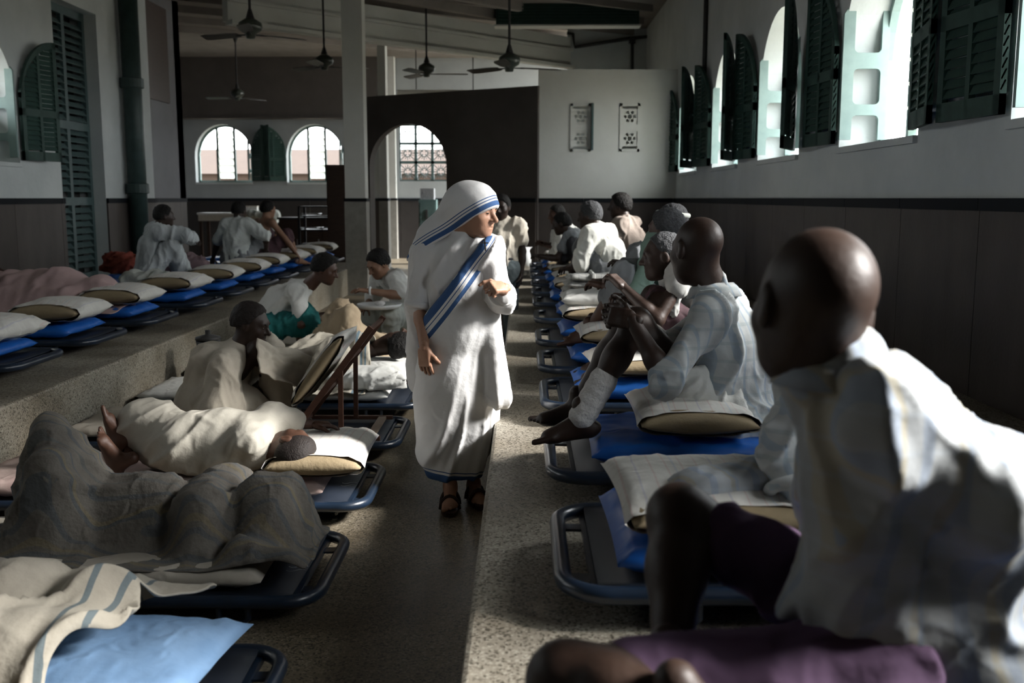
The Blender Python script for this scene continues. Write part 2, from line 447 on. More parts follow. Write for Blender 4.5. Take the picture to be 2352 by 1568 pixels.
# ---- floor, platforms, ceiling
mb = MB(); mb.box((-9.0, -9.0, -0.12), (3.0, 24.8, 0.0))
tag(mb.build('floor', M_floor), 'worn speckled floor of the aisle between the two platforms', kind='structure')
mb = MB(); mb.box((XE, -9.0, 0.0), (XR, 16.1, PZ))
o = tag(mb.build('floor_platform_right', M_plat), 'raised speckled terrazzo platform along the right wall', kind='structure'); bevel(o, 0.015)
mb = MB(); mb.box((XL, -9.0, 0.0), (XF, 19.5, PZ))
o = tag(mb.build('floor_platform_left', M_plat), 'raised speckled terrazzo platform along the left wall', kind='structure'); bevel(o, 0.015)
ce = tag(MB().box((-9.0, -9.0, CEIL), (3.0, 24.8, CEIL+0.12)).build('ceiling', M_ceil), 'dim boarded ceiling crossed by slanting joists', kind='structure')
for i in range(15):                             # joists run aslant across the hall
    c = 5.2+i*1.25
    x0, x1 = -7.9, 2.2
    a = np.array((x0, c+x0*0.62+1.4, CEIL-0.06)); b_ = np.array((x1, c+x1*0.62+1.4, CEIL-0.06))
    if b_[1] > 24.2: t = (24.2-a[1])/(b_[1]-a[1]); b_ = a+(b_-a)*t
    MB().bar(a, b_, 0.07, 0.12).build('joist', M_ceil, ce)
# deep beam with a pale lower edge over the far end
mb = MB(); A, B = V(-4.4, 15.2, 4.3), V(0.85, 20.35, 4.3)
bm_ = mb.bar(A, B, 0.16, 0.55).build('trim_1', M_wallw); tag(bm_, 'deep slanting ceiling beam with a pale lower edge', kind='structure')
MB().bar(A+V(0.07,-0.07,-0.30), B+V(0.07,-0.07,-0.30), 0.20, 0.06).build('ledge', M_wallw, bm_)
MB().bar(A+V(0.09,-0.09,0.02), B+V(0.09,-0.09,0.02), 0.05, 0.05).build('moulding', M_wallw, bm_)

for q_ in (1.5, 3.1, 4.8):
    MB().bar(A+V(-q_*.3, -q_, .30), B+V(-q_*.3, -q_, .30), .10, .16).build('purlin', M_ceil, bm_)
# ---- dado slabs and black cap tiles
def dado(parent, P, u0, u1, z0, step=1.1, skip=(), m=None):
    u = u0; 
    while u < u1-0.02:
        v = min(u+step, u1)
        if not any(a-0.01 <= u and v <= b+0.01 for a, b in skip):
            for a, b in skip:
                if u < a < v: v = a
            g = 0.006
            MB().box((0,0,0),(1,1,1), lambda p: P(u+g/2+(v-u-g)*p[0], -0.022*p[1], z0+(1.385-z0)*p[2])).build('dado_slab', m or M_dado, parent)
            MB().box((0,0,0),(1,1,1), lambda p: P(u+g/2+(v-u-g)*p[0], -0.034*p[1], 1.385+(DZ-1.385)*p[2])).build('cap_tile', M_trim, parent)
            u = v
        else:
            u = [b for a, b in skip if a-0.01 <= u and v <= b+0.01][0]

# ---- windows
SILL, SPR, TOP, WW = 1.83, 2.45, 3.21, 1.55
def portal(name, loc, direction, sx, sy):
    l = bpy.data.lights.new(name, 'AREA'); l.shape = 'RECTANGLE'; l.size = sx; l.size_y = sy
    l.cycles.is_portal = True; l.energy = 0
    o = bpy.data.objects.new(name, l); COL.objects.link(o); o.location = tuple(loc)
    o.rotation_euler = Vector(direction).to_track_quat('-Z', 'Z' if abs(direction[2]) < 0.9 else 'Y').to_euler()
def shutter(win, P, hinge, sgn, ang, name='shutter', w=0.58):
    """louvred half-arch leaf hinged at the jamb; ang = how far it stands from the wall"""
    ca, sa = math.cos(ang), math.sin(ang)
    def Q(s, t, z): return P(hinge+sgn*(s*ca-t*sa*0), -0.03-s*sa-t*ca, z)
    topz = lambda s: SPR+(TOP-SPR-0.03)*math.sqrt(max(0.0, 1-(max(0.0, (1-s/w))-0.0)**2)) if False else SPR+(TOP-SPR-0.03)*math.sqrt(max(0.0, 1-((w-s)/w*0.98)**2))
    z0 = SILL+0.03; mb = MB(); n = 10; ss = [w*i/n for i in range(n+1)]
    # outer frame: stiles, rails and curved head
    def fn(s, side):
        return [(z0, z0+0.10), (2.34, 2.42), (topz(s)-0.07, topz(s))]
    colwall(mb, Q, ss, fn, 0.0, 0.035)
    for a, b in ((0.0, 0.055), (w/2-0.02, w/2+0.02), (w-0.055, w)):
        colwall(mb, Q, [a, b], lambda s, side: [(z0, topz(s)-0.01)], 0.0, 0.035)
    lf = mb.build(name, M_green, win)
    mb = MB(); z = z0+0.12
    while z < TOP-0.12:
        s0 = 0.0
        for i in range(n+1):
            if topz(ss[i]) > z+0.07: s0 = ss[i]; break
        if s0 < w-0.1:
            v = [Q(s, t, z+dz) for s in (s0, w) for t, dz in ((0.004, 0.045), (0.012, 0.048), (0.034, 0.0), (0.026, -0.003))]
            mb.add(v, [(0,1,2,3),(7,6,5,4),(0,4,5,1),(1,5,6,2),(2,6,7,3),(3,7,4,0)])
        z += 0.052
    mb.build('louvres', M_green, lf)
def casement(win, P, u, sgn, mats):
    """pale pierced inner casement folded back into the reveal next to the jamb"""
    uu = u+sgn*0.07; w = 0.34
    def Q(s, t, z): return P(uu+sgn*t, -0.03+s*1.0, z)
    lo, hi = SILL+0.055, 2.86
    holes = [(0.085, 0.285, SILL-0.05, SILL+0.235), (0.085, 0.285, SILL+0.315, SILL+0.575), (0.085, 0.285, SILL+0.69, 3.2)]
    r = 0.035
    us = [0.0, 0.085]+[0.085+r*(1-math.cos(math.pi/2*i/4)) for i in range(1, 5)]+[0.285-r*(1-math.cos(math.pi/2*i/4)) for i in range(4, 0, -1)]+[0.285, w]
    us = sorted(set(round(x, 4) for x in us))
    head = lambda s: 2.62+0.55*math.sqrt(max(0, 1-((w-s)/w*0.9)**2))*0.75
    def fn(s, side):
        t = head(s)
        if s < 0.085+1e-4 and side < 0 or s > 0.285-1e-4 and side > 0 or s < 0.085-1e-4 or s > 0.285+1e-4: return [(lo, t)]
        e = min(s-0.085, 0.285-s); c = r-math.sqrt(max(0, r*r-max(0, r-e)**2)) if e < r else 0
        iv = []; z = lo
        for (a, b, h0, h1) in holes:
            if h0+c > z: iv.append((z, h0+c))
            z = h1-c
            if h1 > 3: z = None; break
        return iv
    mb = MB()
    for a, b in zip(us[:-1], us[1:]):
        colwall(mb, Q, [a, b], fn, 0.0, 0.03)
    return mb.build('casement', mats, win)
WN = [0]
def window(P, uc, room_dir, blades=True, mull=None, low=False, far=True, near=True, far_ang=0.12, near_ang=0.3, w=WW, label='', cas=(1, 1), depth=0.30, sash=True):
    WN[0] += 1
    u0, u1 = uc-w/2, uc+w/2
    win = structure('window_%d' % WN[0], label, 'window')
    za = arch_fn(uc, w, SILL, SPR, TOP)
    # outer arched frame
    mb = MB(); n = 20
    us = [uc-w/2*math.cos(math.pi*i/n) for i in range(n+1)]; zi = arch_fn(uc, w-0.10, SILL, SPR, TOP-0.05)
    for a, b in zip(us[:-1], us[1:]):
        def fn(u, side):
            return [(min(zi(min(max(u, u0+0.05), u1-0.05)), za(u)-0.001) if u0+0.05 <= u <= u1-0.05 else SPR, za(u)+0.001)]
        colwall(mb, P, [a, b], fn, depth, depth+0.06)
    for a in (u0, u1-0.05):
        colwall(mb, P, [a, a+0.05], lambda u, s: [(SILL, SPR+0.02)], depth, depth+0.06)
    colwall(mb, P, [u0, u1], lambda u, s: [(SILL, SILL+0.05)], depth, depth+0.06)
    mb.build('frame', M_pale, win)
    lw = 0.42
    for a in (uc-lw/2-0.025, uc+lw/2-0.025) if blades else ():
        MB().box((0,0,0),(1,1,1), lambda p: P(a+0.05*p[0], depth+0.06*p[1], SILL+0.04+(za(a)-SILL-0.06)*p[2])).build('mullion', mull or M_pale, win)
    # fixed frosted louvre blades up the middle
    z = SILL+0.10
    while blades and z < za(uc-lw/2)-0.10:
        v = [P(u, d, zz) for u in (uc-lw/2+0.025, uc+lw/2-0.025) for d, zz in ((depth+0.10, z), (depth+0.105, z+0.006), (depth-0.02, z+0.155), (depth-0.025, z+0.149))]
        m_ = MB().add(v, [(0,1,2,3),(7,6,5,4),(0,4,5,1),(1,5,6,2),(2,6,7,3),(3,7,4,0)])
        m_.build('louvre_blade', M_glass, win); z += 0.165
    if low:                                        # lower half closed by boards
        for k in range(6):
            a, b = u0+0.05+(w-0.1)*k/6, u0+0.05+(w-0.1)*(k+1)/6-0.006
            MB().box((0,0,0),(1,1,1), lambda p: P(a+(b-a)*p[0], depth+0.07+0.03*p[1], SILL+0.03+0.52*p[2])).build('board', M_green, win)
    # projecting sill
    MB().box((0,0,0),(1,1,1), lambda p: P(u0-0.0+(w+0.0)*p[0], -0.03+0.10*p[1], SILL-0.045+0.045*p[2])).build('window_sill', M_wall, win)
    if cas[0]: casement(win, P, u1, -1, M_pale)
    if cas[1]: casement(win, P, u0, 1, M_pale)
    if far: shutter(win, P, u1, 1, far_ang)
    if near: shutter(win, P, u0, -1, near_ang)
    c = P(uc, depth+0.12, (SILL+TOP)/2)
    portal('daylight_portal', c, room_dir, w, TOP-SILL)
    return win

# ---- right wall
PR = lambda u, d, z: (XR+d, u, z)
RW = [14.98, 12.25, 9.72, 7.03, 4.30, 1.40, 17.9]  # last window added unseen for light; the one beside the camera placed for sun
wr = structure('wall_right', 'white limewashed right wall with a row of arched windows above a dark dado')
mb = MB(); wall_mesh(mb, PR, -9.0, 20.6, 0.0, CEIL, 0.40, [(u, WW, SILL, SPR, TOP) for u in RW])
mb.build('plaster', M_wall, wr)
dado(wr, PR, -9.0, 16.08, PZ)
ords = ['farthest', 'second farthest', 'third farthest', 'second nearest in view', 'nearest in view']
for i, u in enumerate(RW):
    window(PR, u, (-1, 0, 0), blades=i not in (4, 5), far=i != 6, near=i != 6, far_ang=([0.16, 0.16, 0.14, 0.10]+[0.13]*9)[i], near_ang=([0.45, 0.42, 0.42, 0.2]+[0.3]*9)[i],
           label='arched window with pale green frame in the right wall, ' + (ords[i] if i < 5 else ['beside the camera', 'added unseen behind the white partition', 'first behind the camera', 'second behind the camera', 'third behind the camera'][i-5]))
# ---- left wall
PL = lambda u, d, z: (XL-d, u, z)
wlft = structure('wall_left', 'white limewashed left wall with a louvred door and a green drainpipe')
mb = MB(); LWN = [10.25, 7.1, 3.9]  # last two windows are unseen, added to bring in more fill daylight
wall_mesh(mb, PL, -9.0, 15.0, 0.0, CEIL, 0.40, [(u, WW, SILL, SPR, TOP) for u in LWN]+[(12.62, 1.24, PZ, 3.78, 3.78)])
mb.build('plaster', M_wall, wlft)
dado(wlft, PL, -9.0, 14.98, PZ, skip=[(12.0, 13.24)])
for i, u in enumerate(LWN):
    window(PL, u, (1, 0, 0), low=True, far_ang=0.25, near_ang=0.3, label=['arched window with a dark shutter, near the louvred door in the left wall', 'added unseen window, second arched one from the louvred door in the left wall', 'added unseen window, third arched one from the louvred door in the left wall', 'fourth arched window from the louvred door in the left wall', 'fifth arched window from the louvred door in the left wall'][i])
# the recessed wall beyond the pier and the hall behind
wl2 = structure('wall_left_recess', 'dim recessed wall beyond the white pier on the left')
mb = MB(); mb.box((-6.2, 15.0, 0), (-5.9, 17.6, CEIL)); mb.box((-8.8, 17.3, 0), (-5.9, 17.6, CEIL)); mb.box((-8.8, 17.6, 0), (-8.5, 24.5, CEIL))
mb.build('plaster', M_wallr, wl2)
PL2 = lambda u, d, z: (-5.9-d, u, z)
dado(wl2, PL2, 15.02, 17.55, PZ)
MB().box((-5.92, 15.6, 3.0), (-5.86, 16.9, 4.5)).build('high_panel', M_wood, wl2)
# ---- back wall
PB = lambda u, d, z: (u, 24.5+d, z)
wb = structure('wall_back', 'far white wall with two arched windows and a pierced screen window')
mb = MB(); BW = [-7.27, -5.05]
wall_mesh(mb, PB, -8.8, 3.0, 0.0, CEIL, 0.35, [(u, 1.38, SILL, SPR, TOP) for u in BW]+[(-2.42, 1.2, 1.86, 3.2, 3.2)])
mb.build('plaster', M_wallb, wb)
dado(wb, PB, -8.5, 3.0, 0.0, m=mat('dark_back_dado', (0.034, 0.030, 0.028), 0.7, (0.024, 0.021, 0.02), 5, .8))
MB().box((-8.5, 24.25, 3.36), (-3.3, 24.5, CEIL)).build('bulkhead', M_dark, wb)
MB().box((-8.5, 24.2, 3.32), (-3.3, 24.5, 3.36)).build('bulkhead_ledge', M_dark, wb)
for u, lb in zip(BW, ('left one of the two arched windows in the far wall', 'right one of the two arched windows in the far wall')):
    window(PB, u, (0, -1, 0), mull=M_green, w=1.38, far_ang=0.5, near_ang=0.35, label=lb, cas=(1, 0), depth=0.22, near=(u > -6))
# pierced screen window seen through the arch
WN[0] += 1
js = structure('window_%d' % WN[0], 'pierced lattice window seen through the dark archway', 'window')
jx0, jx1, jz0, jz1 = -3.02, -1.82, 1.86, 3.2
for i in range(3):
    for j in range(3):
        a, b = jx0+0.4*i, jx0+0.4*(i+1); c, d = jz0+(jz1-jz0)/3*j, jz0+(jz1-jz0)/3*(j+1)
        mb = MB()
        mb.box((a, 24.55, c), (a+0.035, 24.61, d)); mb.box((b-0.035, 24.55, c), (b, 24.61, d))
        mb.box((a, 24.55, c), (b, 24.61, c+0.035)); mb.box((a, 24.55, d-0.035), (b, 24.61, d))
        cx, cz = (a+b)/2, (c+d)/2
        ring = [(cx+0.085*math.cos(t*math.pi/8), 24.58, cz+0.085*math.sin(t*math.pi/8)) for t in range(16)]
        mb.tube(ring, 0.014, 5, closed=True)
        for t in range(8):
            p = V(math.cos(t*math.pi/4), 0, math.sin(t*math.pi/4)); e = 0.165/max(abs(p[0]), abs(p[2]))
            mb.bar(V(cx, 24.58, cz)+p*(0.03 if t % 2 else 0.09), V(cx, 24.58, cz)+p*e, 0.022, 0.022, up=(0, 1, 0))
            q = V(math.cos((t+.5)*math.pi/4), 0, math.sin((t+.5)*math.pi/4))
            mb.bar(V(cx, 24.58, cz)+q*0.085, V(cx, 24.58, cz)+q*0.16, 0.016, 0.022, up=(0, 1, 0))
        mb.build('lattice_panel', M_teal, js)
portal('daylight_portal', (-2.42, 24.7, 2.5), (0, -1, 0), 1.2, 1.34)
# ---- near end wall (behind the camera)
tag(MB().box((-5.9, -9.3, 0), (2.8, -9.0, CEIL)).build('wall_near', M_wall), 'white wall closing the hall behind the camera', kind='structure')

# ---- white end partition of the right platform, with pierced vents
wp = structure('wall_end_partition', 'white partition closing the right platform, with two pierced vents')
mb = MB()
PT = lambda u, d, z: (u, 16.1+d, z)
vents = [(0.885, 0.24), (1.66, 0.24)]
wall_mesh(mb, PT, 0.22, XR, 0.0, 3.44, 0.16, [(u, w, 2.22, 2.88, 2.88) for u, w in vents], seg=2)
mb.build('plaster', M_wallw, wp); dado(wp, PT, 0.23, XR-0.04, PZ, 0.72)
def vent_tile(cx, cz, through):
    mb = MB(); h = 0.12
    P_ = lambda a, d, z: (cx+a, 16.10+d, cz+z)
    n = 24
    rings = [(0.0, 0.0, 0.036)]+[(0.072*math.cos(i*math.pi/3), 0.072*math.sin(i*math.pi/3), 0.026) for i in range(6)]
    # plate with round piercings, cut on a fine raster
    g = 30; s = 2*h/g
    for i in range(g):
        for j in range(g):
            x, z = -h+s*(i+.5), -h+s*(j+.5)
            if any((x-a)**2+(z-b)**2 < r*r for a, b, r in rings): continue
            mb.box((0,0,0),(1,1,1), lambda p: P_(-h+s*(i+p[0]), 0.0+0.035*p[1], -h+s*(j+p[2])))
    return mb.build('vent_tile', M_wallw, wp)
for u, w in vents:
    for cz in (2.38, 2.72): vent_tile(u, cz, True)
    mb = MB()
    for a, b, c, d in ((u-0.16, u+0.16, 2.18, 2.22), (u-0.16, u+0.16, 2.88, 2.92), (u-0.16, u-0.12, 2.18, 2.92), (u+0.12, u+0.16, 2.18, 2.92), (u-0.12, u+0.12, 2.50, 2.60)):
        mb.box((a, 16.085, c), (b, 16.13, d))
    mb.build('vent_frame', M_wallw, wp)
MB().box((1.055, 16.03, 2.2), (1.085, 16.1, 2.92)).build('vent_flap', M_teal, wp)
# upper wall far above the partition with the dark green ventilator
wu = structure('wall_upper', 'pale wall high up behind the white partition')
MB().box((0.85, 20.4, 0), (XR+0.3, 20.6, CEIL)).build('plaster', M_wall, wu)
vt = thing('ventilator', 'long dark green louvred ventilator box hanging under the ceiling', 'ventilator', (0.74, 17.9, 4.38))
mb = MB(); mb.box((-0.49, 17.8, 4.40), (1.97, 18.1, 4.75)); bevel(mb.build('casing', M_green, vt), 0.01)
MB().box((-0.52, 17.77, 4.375), (2.0, 18.1, 4.40)).build('ledge', M_wallw, vt)
for i in range(6): MB().bar((-0.45, 17.79, 4.44+i*0.05), (1.93, 17.79, 4.44+i*0.05), 0.03, 0.012).build('slat', M_green, vt)

# ---- dark slanting partition with the archway
wd = structure('wall_dark_partition', 'dark brown slanting partition with an archway, behind the standing woman')
A, B = V(0.21, 16.05), V(-2.75, 17.75); L_ = np.linalg.norm(B-A); dd = (B-A)/L_; nn = V(-dd[1], dd[0])
if nn[1] < 0: nn = -nn
PD = lambda u, d, z: (A[0]+dd[0]*u+nn[0]*d, A[1]+dd[1]*u+nn[1]*d, z)
u_l = lambda px: None
ua0, ua1 = 1.74, 3.36
wall_mesh(mb := MB(), PD, 0.0, L_, 0.0, 3.19, 0.14, [((ua0+ua1)/2, ua1-ua0, 0.001, 1.98, 2.70)])
mb.build('plaster', M_dark, wd); dado(wd, PD, 0.02, ua0, 0.0, 0.86)
# ---- square columns
def column(x0, x1, y0, y1, z0, label, n=[0]):
    n[0] += 1
    c = structure('column_%d' % n[0], label, 'column')
    MB().box((x0, y0, DZ), (x1, y1, CEIL)).build('shaft', M_wallw, c)
    MB().box((x0-0.012, y0-0.012, z0), (x1+0.012, y1+0.012, 1.40)).build('dado_slab', mat('column_stone', (0.27,0.26,0.235), 0.6, (0.2,0.19,0.17), 9, .8), c)
    MB().box((x0-0.02, y0-0.02, 1.40), (x1+0.02, y1+0.02, DZ)).build('cap_tile', M_trim, c)
column(-2.66, -2.36, 15.0, 15.3, 0.0, 'square white column rising from the aisle at the end of the left platform')
column(-2.75, -2.6, 19.2, 19.5, 0.0, 'slim pale post beyond the archway')
column(-3.22, -3.07, 24.2, 24.42, 0.0, 'pale post beside the lattice window')
# ---- louvred door in the left wall
WN[0] += 1
dr = structure('door_1', 'tall dark louvred double door in the left wall', 'door')
mb = MB(); d0 = 0.16
for a, b in ((12.0, 12.07), (12.58, 12.66), (13.17, 13.24)):
    mb.box((XL-d0-0.05, a, PZ), (XL-d0, b, 3.78))
mb.build('stile', M_teal, dr)
for z in (PZ, 1.36, 2.3, 3.68):
    MB().box((XL-d0-0.05, 12.0, z), (XL-d0+0.002, 13.24, z+0.10)).build('rail', M_teal, dr)
slat_me = None
for a in (12.07, 12.66):
    z = PZ+0.16
    while z < 3.64:
        if not any(abs(z+0.03-(q+0.05)) < 0.085 for q in (1.36, 2.3)):
            v = [(XL-d0-x, y, z+dz) for y in (a, a+0.51) for x, dz in ((0.004, 0.0), (0.0, 0.008), (0.046, 0.066), (0.05, 0.058))]
            MB().add(v, [(0,1,2,3),(7,6,5,4),(0,4,5,1),(1,5,6,2),(2,6,7,3),(3,7,4,0)]).build('slat', M_teal, dr)
        z += 0.088
MB().box((XL-0.38, 11.95, PZ), (XL-0.34, 13.3, 3.8)).build('backing', M_iron, dr)
# ---- drainpipe with collars
pp = thing('drainpipe', 'thick dark green drainpipe running down the white pier on the left', 'pipe', (XL+0.15, 13.95, PZ))
MB().lathe([(0.125, PZ), (0.125, CEIL)], (XL+0.15, 13.95, 0), 18).build('pipe', M_pipe, pp, smooth=True)
for z in (1.58, 3.0, 4.3):
    MB().lathe([(0.13, z-0.07), (0.155, z-0.06), (0.155, z+0.06), (0.13, z+0.07)], (XL+0.15, 13.95, 0), 18).build('collar', M_pipe, pp)
# ---- thin conduit on the upper wall and down the right wall
cd = thing('conduit', 'thin dark service pipe bent along the upper wall beyond the partition', 'pipe', (1.2, 20.3, 3.6))
pts = [at(1302, 76, 20.3), at(1316, 78, 20.3), at(1320, 108, 20.3), at(1450, 88, 20.3), at(1526, 80, 20.3), at(1526, 5, 20.3)]
MB().tube(pts, 0.035, 8).build('pipe', M_iron, cd); MB().tube([at(1452, 88, 20.3), at(1452, 165, 20.3)], 0.03, 8).build('branch', M_iron, cd)
MB().box(tuple(at(1452, 92, 20.3)-0.06), tuple(at(1452, 92, 20.3)+0.06)).build('junction_box', M_iron, cd)
cd = thing('wall_conduit', 'thin dark pipe running up the right wall beside the farthest arched window', 'pipe', (XR-0.03, 13.55, 2.0))
MB().tube([(XR-0.03, 13.6, 1.95), (XR-0.03, 13.6, CEIL)], 0.03, 8).build('pipe', M_iron, cd)

# ---- ceiling fans
def fan(px, py, Y, phase, label, R=0.68, drop=None):
    c = at(px, py, Y)
    t = thing('ceiling_fan', label, 'fan', c, group='ceiling fans')
    MB().lathe([(0.02, 0.10), (0.06, 0.09), (0.13, 0.045), (0.14, 0.0), (0.12, -0.045), (0.06, -0.08), (0.05, -0.13), (0.0, -0.135)], c, 20).build('motor', M_fan, t, smooth=True)
    MB().lathe([(0.016, 0.08), (0.016, CEIL-c[2])], c, 10).build('rod', M_iron, t)
    MB().lathe([(0.05, 0.10), (0.02, 0.2)], c, 12).build('lower_canopy', M_iron, t)
    MB().lathe([(0.02, CEIL-c[2]-0.16), (0.07, CEIL-c[2]-0.02), (0.07, CEIL-c[2])], c, 12).build('ceiling_canopy', M_iron, t)
    for i in range(3):
        a = phase+i*2*math.pi/3; d = V(math.cos(a), math.sin(a), 0); s = V(-math.sin(a), math.cos(a), 0); z = V(0, 0, -0.085)
        v = []; 
        for r, w in ((0.16, 0.045), (0.26, 0.065), (0.6, 0.075), (R, 0.06)):
            for q in (-1, 1):
                for dz in (0, 0.008): v.append(c+z+d*r+s*q*w+V(0, 0, q*w*0.22+dz))
        f = []
        for k in range(3):
            b0, b1 = 4*k, 4*k+4
            f += [(b0, b0+2, b1+2, b1), (b0+1, b1+1, b1+3, b0+3), (b0, b1, b1+1, b0+1), (b0+2, b0+3, b1+3, b1+2)]
        f += [(0, 1, 3, 2), (12, 14, 15, 13)]
        MB().add(v, f).build('blade', M_blade, t)
        MB().bar(c+z+d*0.05, c+z+d*0.2, 0.03, 0.012).build('blade_arm', M_iron, t)
    return t
fan(1170, 140, 13.0, 0.35, 'green ceiling fan on a long rod, in front of the white end partition')
fan(980, 158, 17.0, 0.1, 'dark ceiling fan on a long rod above the dark partition')
fan(745, 140, 15.5, 2.5, 'ceiling fan beside the square column, one blade catching the light')
fan(545, 215, 21.0, 0.9, 'smallest ceiling fan, far away above the two back windows')
fan(575, 62, 12.0, 2.75, 'ceiling fan high up at the upper left, half lost in the dark')
lerp3 = lambda a, b, t: a*(1-t)+b*t
# ---- unlit lamp tubes
tl = thing('tube_lamp', 'unlit white lamp tube fixed above the dark partition', 'lamp', at(1020, 214, 20.0))
a, b = at(912, 214, 20.0), at(1130, 214, 20.0)
MB().tube([a, b], 0.035, 8).build('tube', M_tube, tl)
for k_ in (.2, .8): MB().tube([lerp3(a, b, k_)+V(0, .06, .06), lerp3(a, b, k_)*V(1, 1, 0)+V(0, .06, CEIL)], .012, 6).build('hanger', M_iron, tl)
MB().bar(a+V(0, .06, .03), b+V(0, .06, .03), 0.06, 0.08).build('fitting', M_tube, tl)

# ---- outside: ground, brick building, hedge
tag(MB().box((-60, -40, -0.6), (60, 90, -0.5)).build('ground', mat('dusty_ground', (0.30,0.27,0.22), 0.9)), 'dusty ground outside the hall', kind='structure')
nb = thing('neighbour_building', 'low reddish brown building seen through the back windows', 'building', (-9.5, 42, -0.5))
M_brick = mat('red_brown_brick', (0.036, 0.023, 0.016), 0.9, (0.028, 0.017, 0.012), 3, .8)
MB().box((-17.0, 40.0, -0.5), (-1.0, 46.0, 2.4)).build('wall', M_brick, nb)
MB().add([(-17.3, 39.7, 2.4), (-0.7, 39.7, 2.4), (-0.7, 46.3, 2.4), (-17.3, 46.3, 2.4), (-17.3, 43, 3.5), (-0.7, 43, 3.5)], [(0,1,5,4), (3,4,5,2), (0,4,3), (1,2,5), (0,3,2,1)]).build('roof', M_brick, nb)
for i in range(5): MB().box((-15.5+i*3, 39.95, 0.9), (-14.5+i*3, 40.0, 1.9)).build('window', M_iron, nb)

hd = tag(MB().box((-14, 30.0, -0.5), (0, 31.2, 1.75)).build('hedge', mat('dark_hedge_leaves', (0.012, 0.02, 0.008), 0.9, (0.03, 0.045, 0.015), 9, .9, bump=1.0, bscale=8)), 'clipped dark hedge outside the back windows', 'hedge')
hd.data.materials[0].use_nodes = True
# ================================================================== cots, mattresses, pillows
M_cot = mat('cot_blue_enamel', (0.011, 0.023, 0.046), 0.34, (0.008, 0.016, 0.030), 14, 0.7, spec=0.5, coat=0.3)
M_pan = mat('cot_dark_pan', (0.009, 0.013, 0.021), 0.5, (0.014, 0.019, 0.030), 10, 0.7)
M_chalk = mat('painted_number_white', (0.5, 0.52, 0.5), 0.6)
M_blue = mat('blue_mattress_cover', (0.012, 0.12, 0.46), 0.42, (0.010, 0.09, 0.38), 5, 0.6, cloth=0.5, cscale=4, spec=0.4)
M_tan = mat('khaki_pillow_ticking', (0.30, 0.235, 0.145), 0.85, (0.24, 0.185, 0.11), 8, 0.6, bump=0.15, bscale=60)
PINKL = (0.58, 0.44, 0.42); BLUEL = (0.45, 0.50, 0.58)
M_pillow = mat('white_striped_pillowcase', (0.66, 0.645, 0.60), 0.85, (0.60, 0.585, 0.545), 7, 0.6, bump=0.15, cloth=0.45, cscale=6, bscale=22,
               stripes=[((1, 0, 0), 0.042, 0.005, PINKL, 0.55), ((1, 0.0, 0), 0.105, 0.006, BLUEL, 0.5)])
M_white = mat('white_cotton', (0.66, 0.66, 0.63), 0.85, (0.60, 0.60, 0.57), 6, 0.6, bump=0.15, cloth=0.45, cscale=6, bscale=26)
M_cream = mat('cream_sheet', (0.56, 0.51, 0.43), 0.9, (0.49, 0.445, 0.375), 6, 0.6, bump=0.15, cloth=0.45, cscale=6, bscale=30)
M_pinksheet = mat('faded_pink_sheet', (0.56, 0.40, 0.37), 0.9, (0.55, 0.45, 0.40), 5, 0.6, bump=0.15, cloth=0.45, cscale=6, bscale=30)
M_lblue = mat('pale_blue_pillowcase', (0.20, 0.33, 0.52), 0.85, (0.16, 0.28, 0.46), 8, 0.6, bump=0.15, cloth=0.45, cscale=6, bscale=25)

CL, CW, CH = 1.88, 0.68, 0.092       # cot length, width, height of the rail axis
def rrect(L, W, r, z, n=6):
    pts = []
    for cx, cy, a0 in ((L/2-r, W/2-r, 0), (-L/2+r, W/2-r, 90), (-L/2+r, -W/2+r, 180), (L/2-r, -W/2+r, 270)):
        for i in range(n+1):
            a = math.radians(a0+90*i/n); pts.append((cx+r*math.cos(a), cy+r*math.sin(a), z))
    return pts
def make_cot():
    t = thing('cot', 'cot', 'cot')
    MB().tube(rrect(CL, CW, 0.12, CH), 0.023, 10, closed=True).build('rail', M_cot, t, smooth=True)
    # shallow pan slung from the rail, stopping short of the ends so that a hand slot is left
    n = 12; mb = MB()
    xs = np.linspace(-CL/2+0.085, CL/2-0.085, n+1); v = []; f = []
    for x in xs:
        for y, z in ((-CW/2+0.005, CH+0.012), (-CW/2+0.06, CH+0.004), (0, CH), (CW/2-0.06, CH+0.004), (CW/2-0.005, CH+0.012)): v.append((x, y, z))
    for i in range(n):
        for j in range(4): f.append((i*5+j, i*5+j+1, (i+1)*5+j+1, (i+1)*5+j))
    solidify(meshobj('pan', v, f, M_pan, t, smooth=True), 0.006)
    for s in (-1, 1):
        MB().bar((s*(CL/2-0.085), -CW/2+0.02, CH-0.012), (s*(CL/2-0.085), CW/2-0.02, CH-0.012), 0.03, 0.02).build('cross_bar', M_cot, t)
        for y in (-0.2, 0.2):
            MB().bar((s*(CL/2), y, CH-0.01), (s*(CL/2-0.085), y, CH-0.012), 0.05, 0.008).build('end_tab', M_cot, t)
    for sx in (-1, 1):
        for sy in (-1, 1):
            p = V(sx*(CL/2-0.28), sy*(CW/2-0.01), 0)
            MB().tube([p+V(-0.05, 0, CH), p+V(-0.05, 0, 0.03), p+V(-0.03, 0, 0.012), p+V(0.03, 0, 0.012), p+V(0.05, 0, 0.03), p+V(0.05, 0, CH)], 0.011, 8).build('leg', M_cot, t)
    return t
cot0 = make_cot()
_first = [True]
def cot(x, y, z, label, group, rz=0.0):
    c = cot0 if _first[0] else copy_tree(cot0); _first[0] = False
    c.location = (x, y, z); c.rotation_euler[2] = rz; ORG[c.name] = V(x, y, z)
    return tag(c, label, 'cot', group)

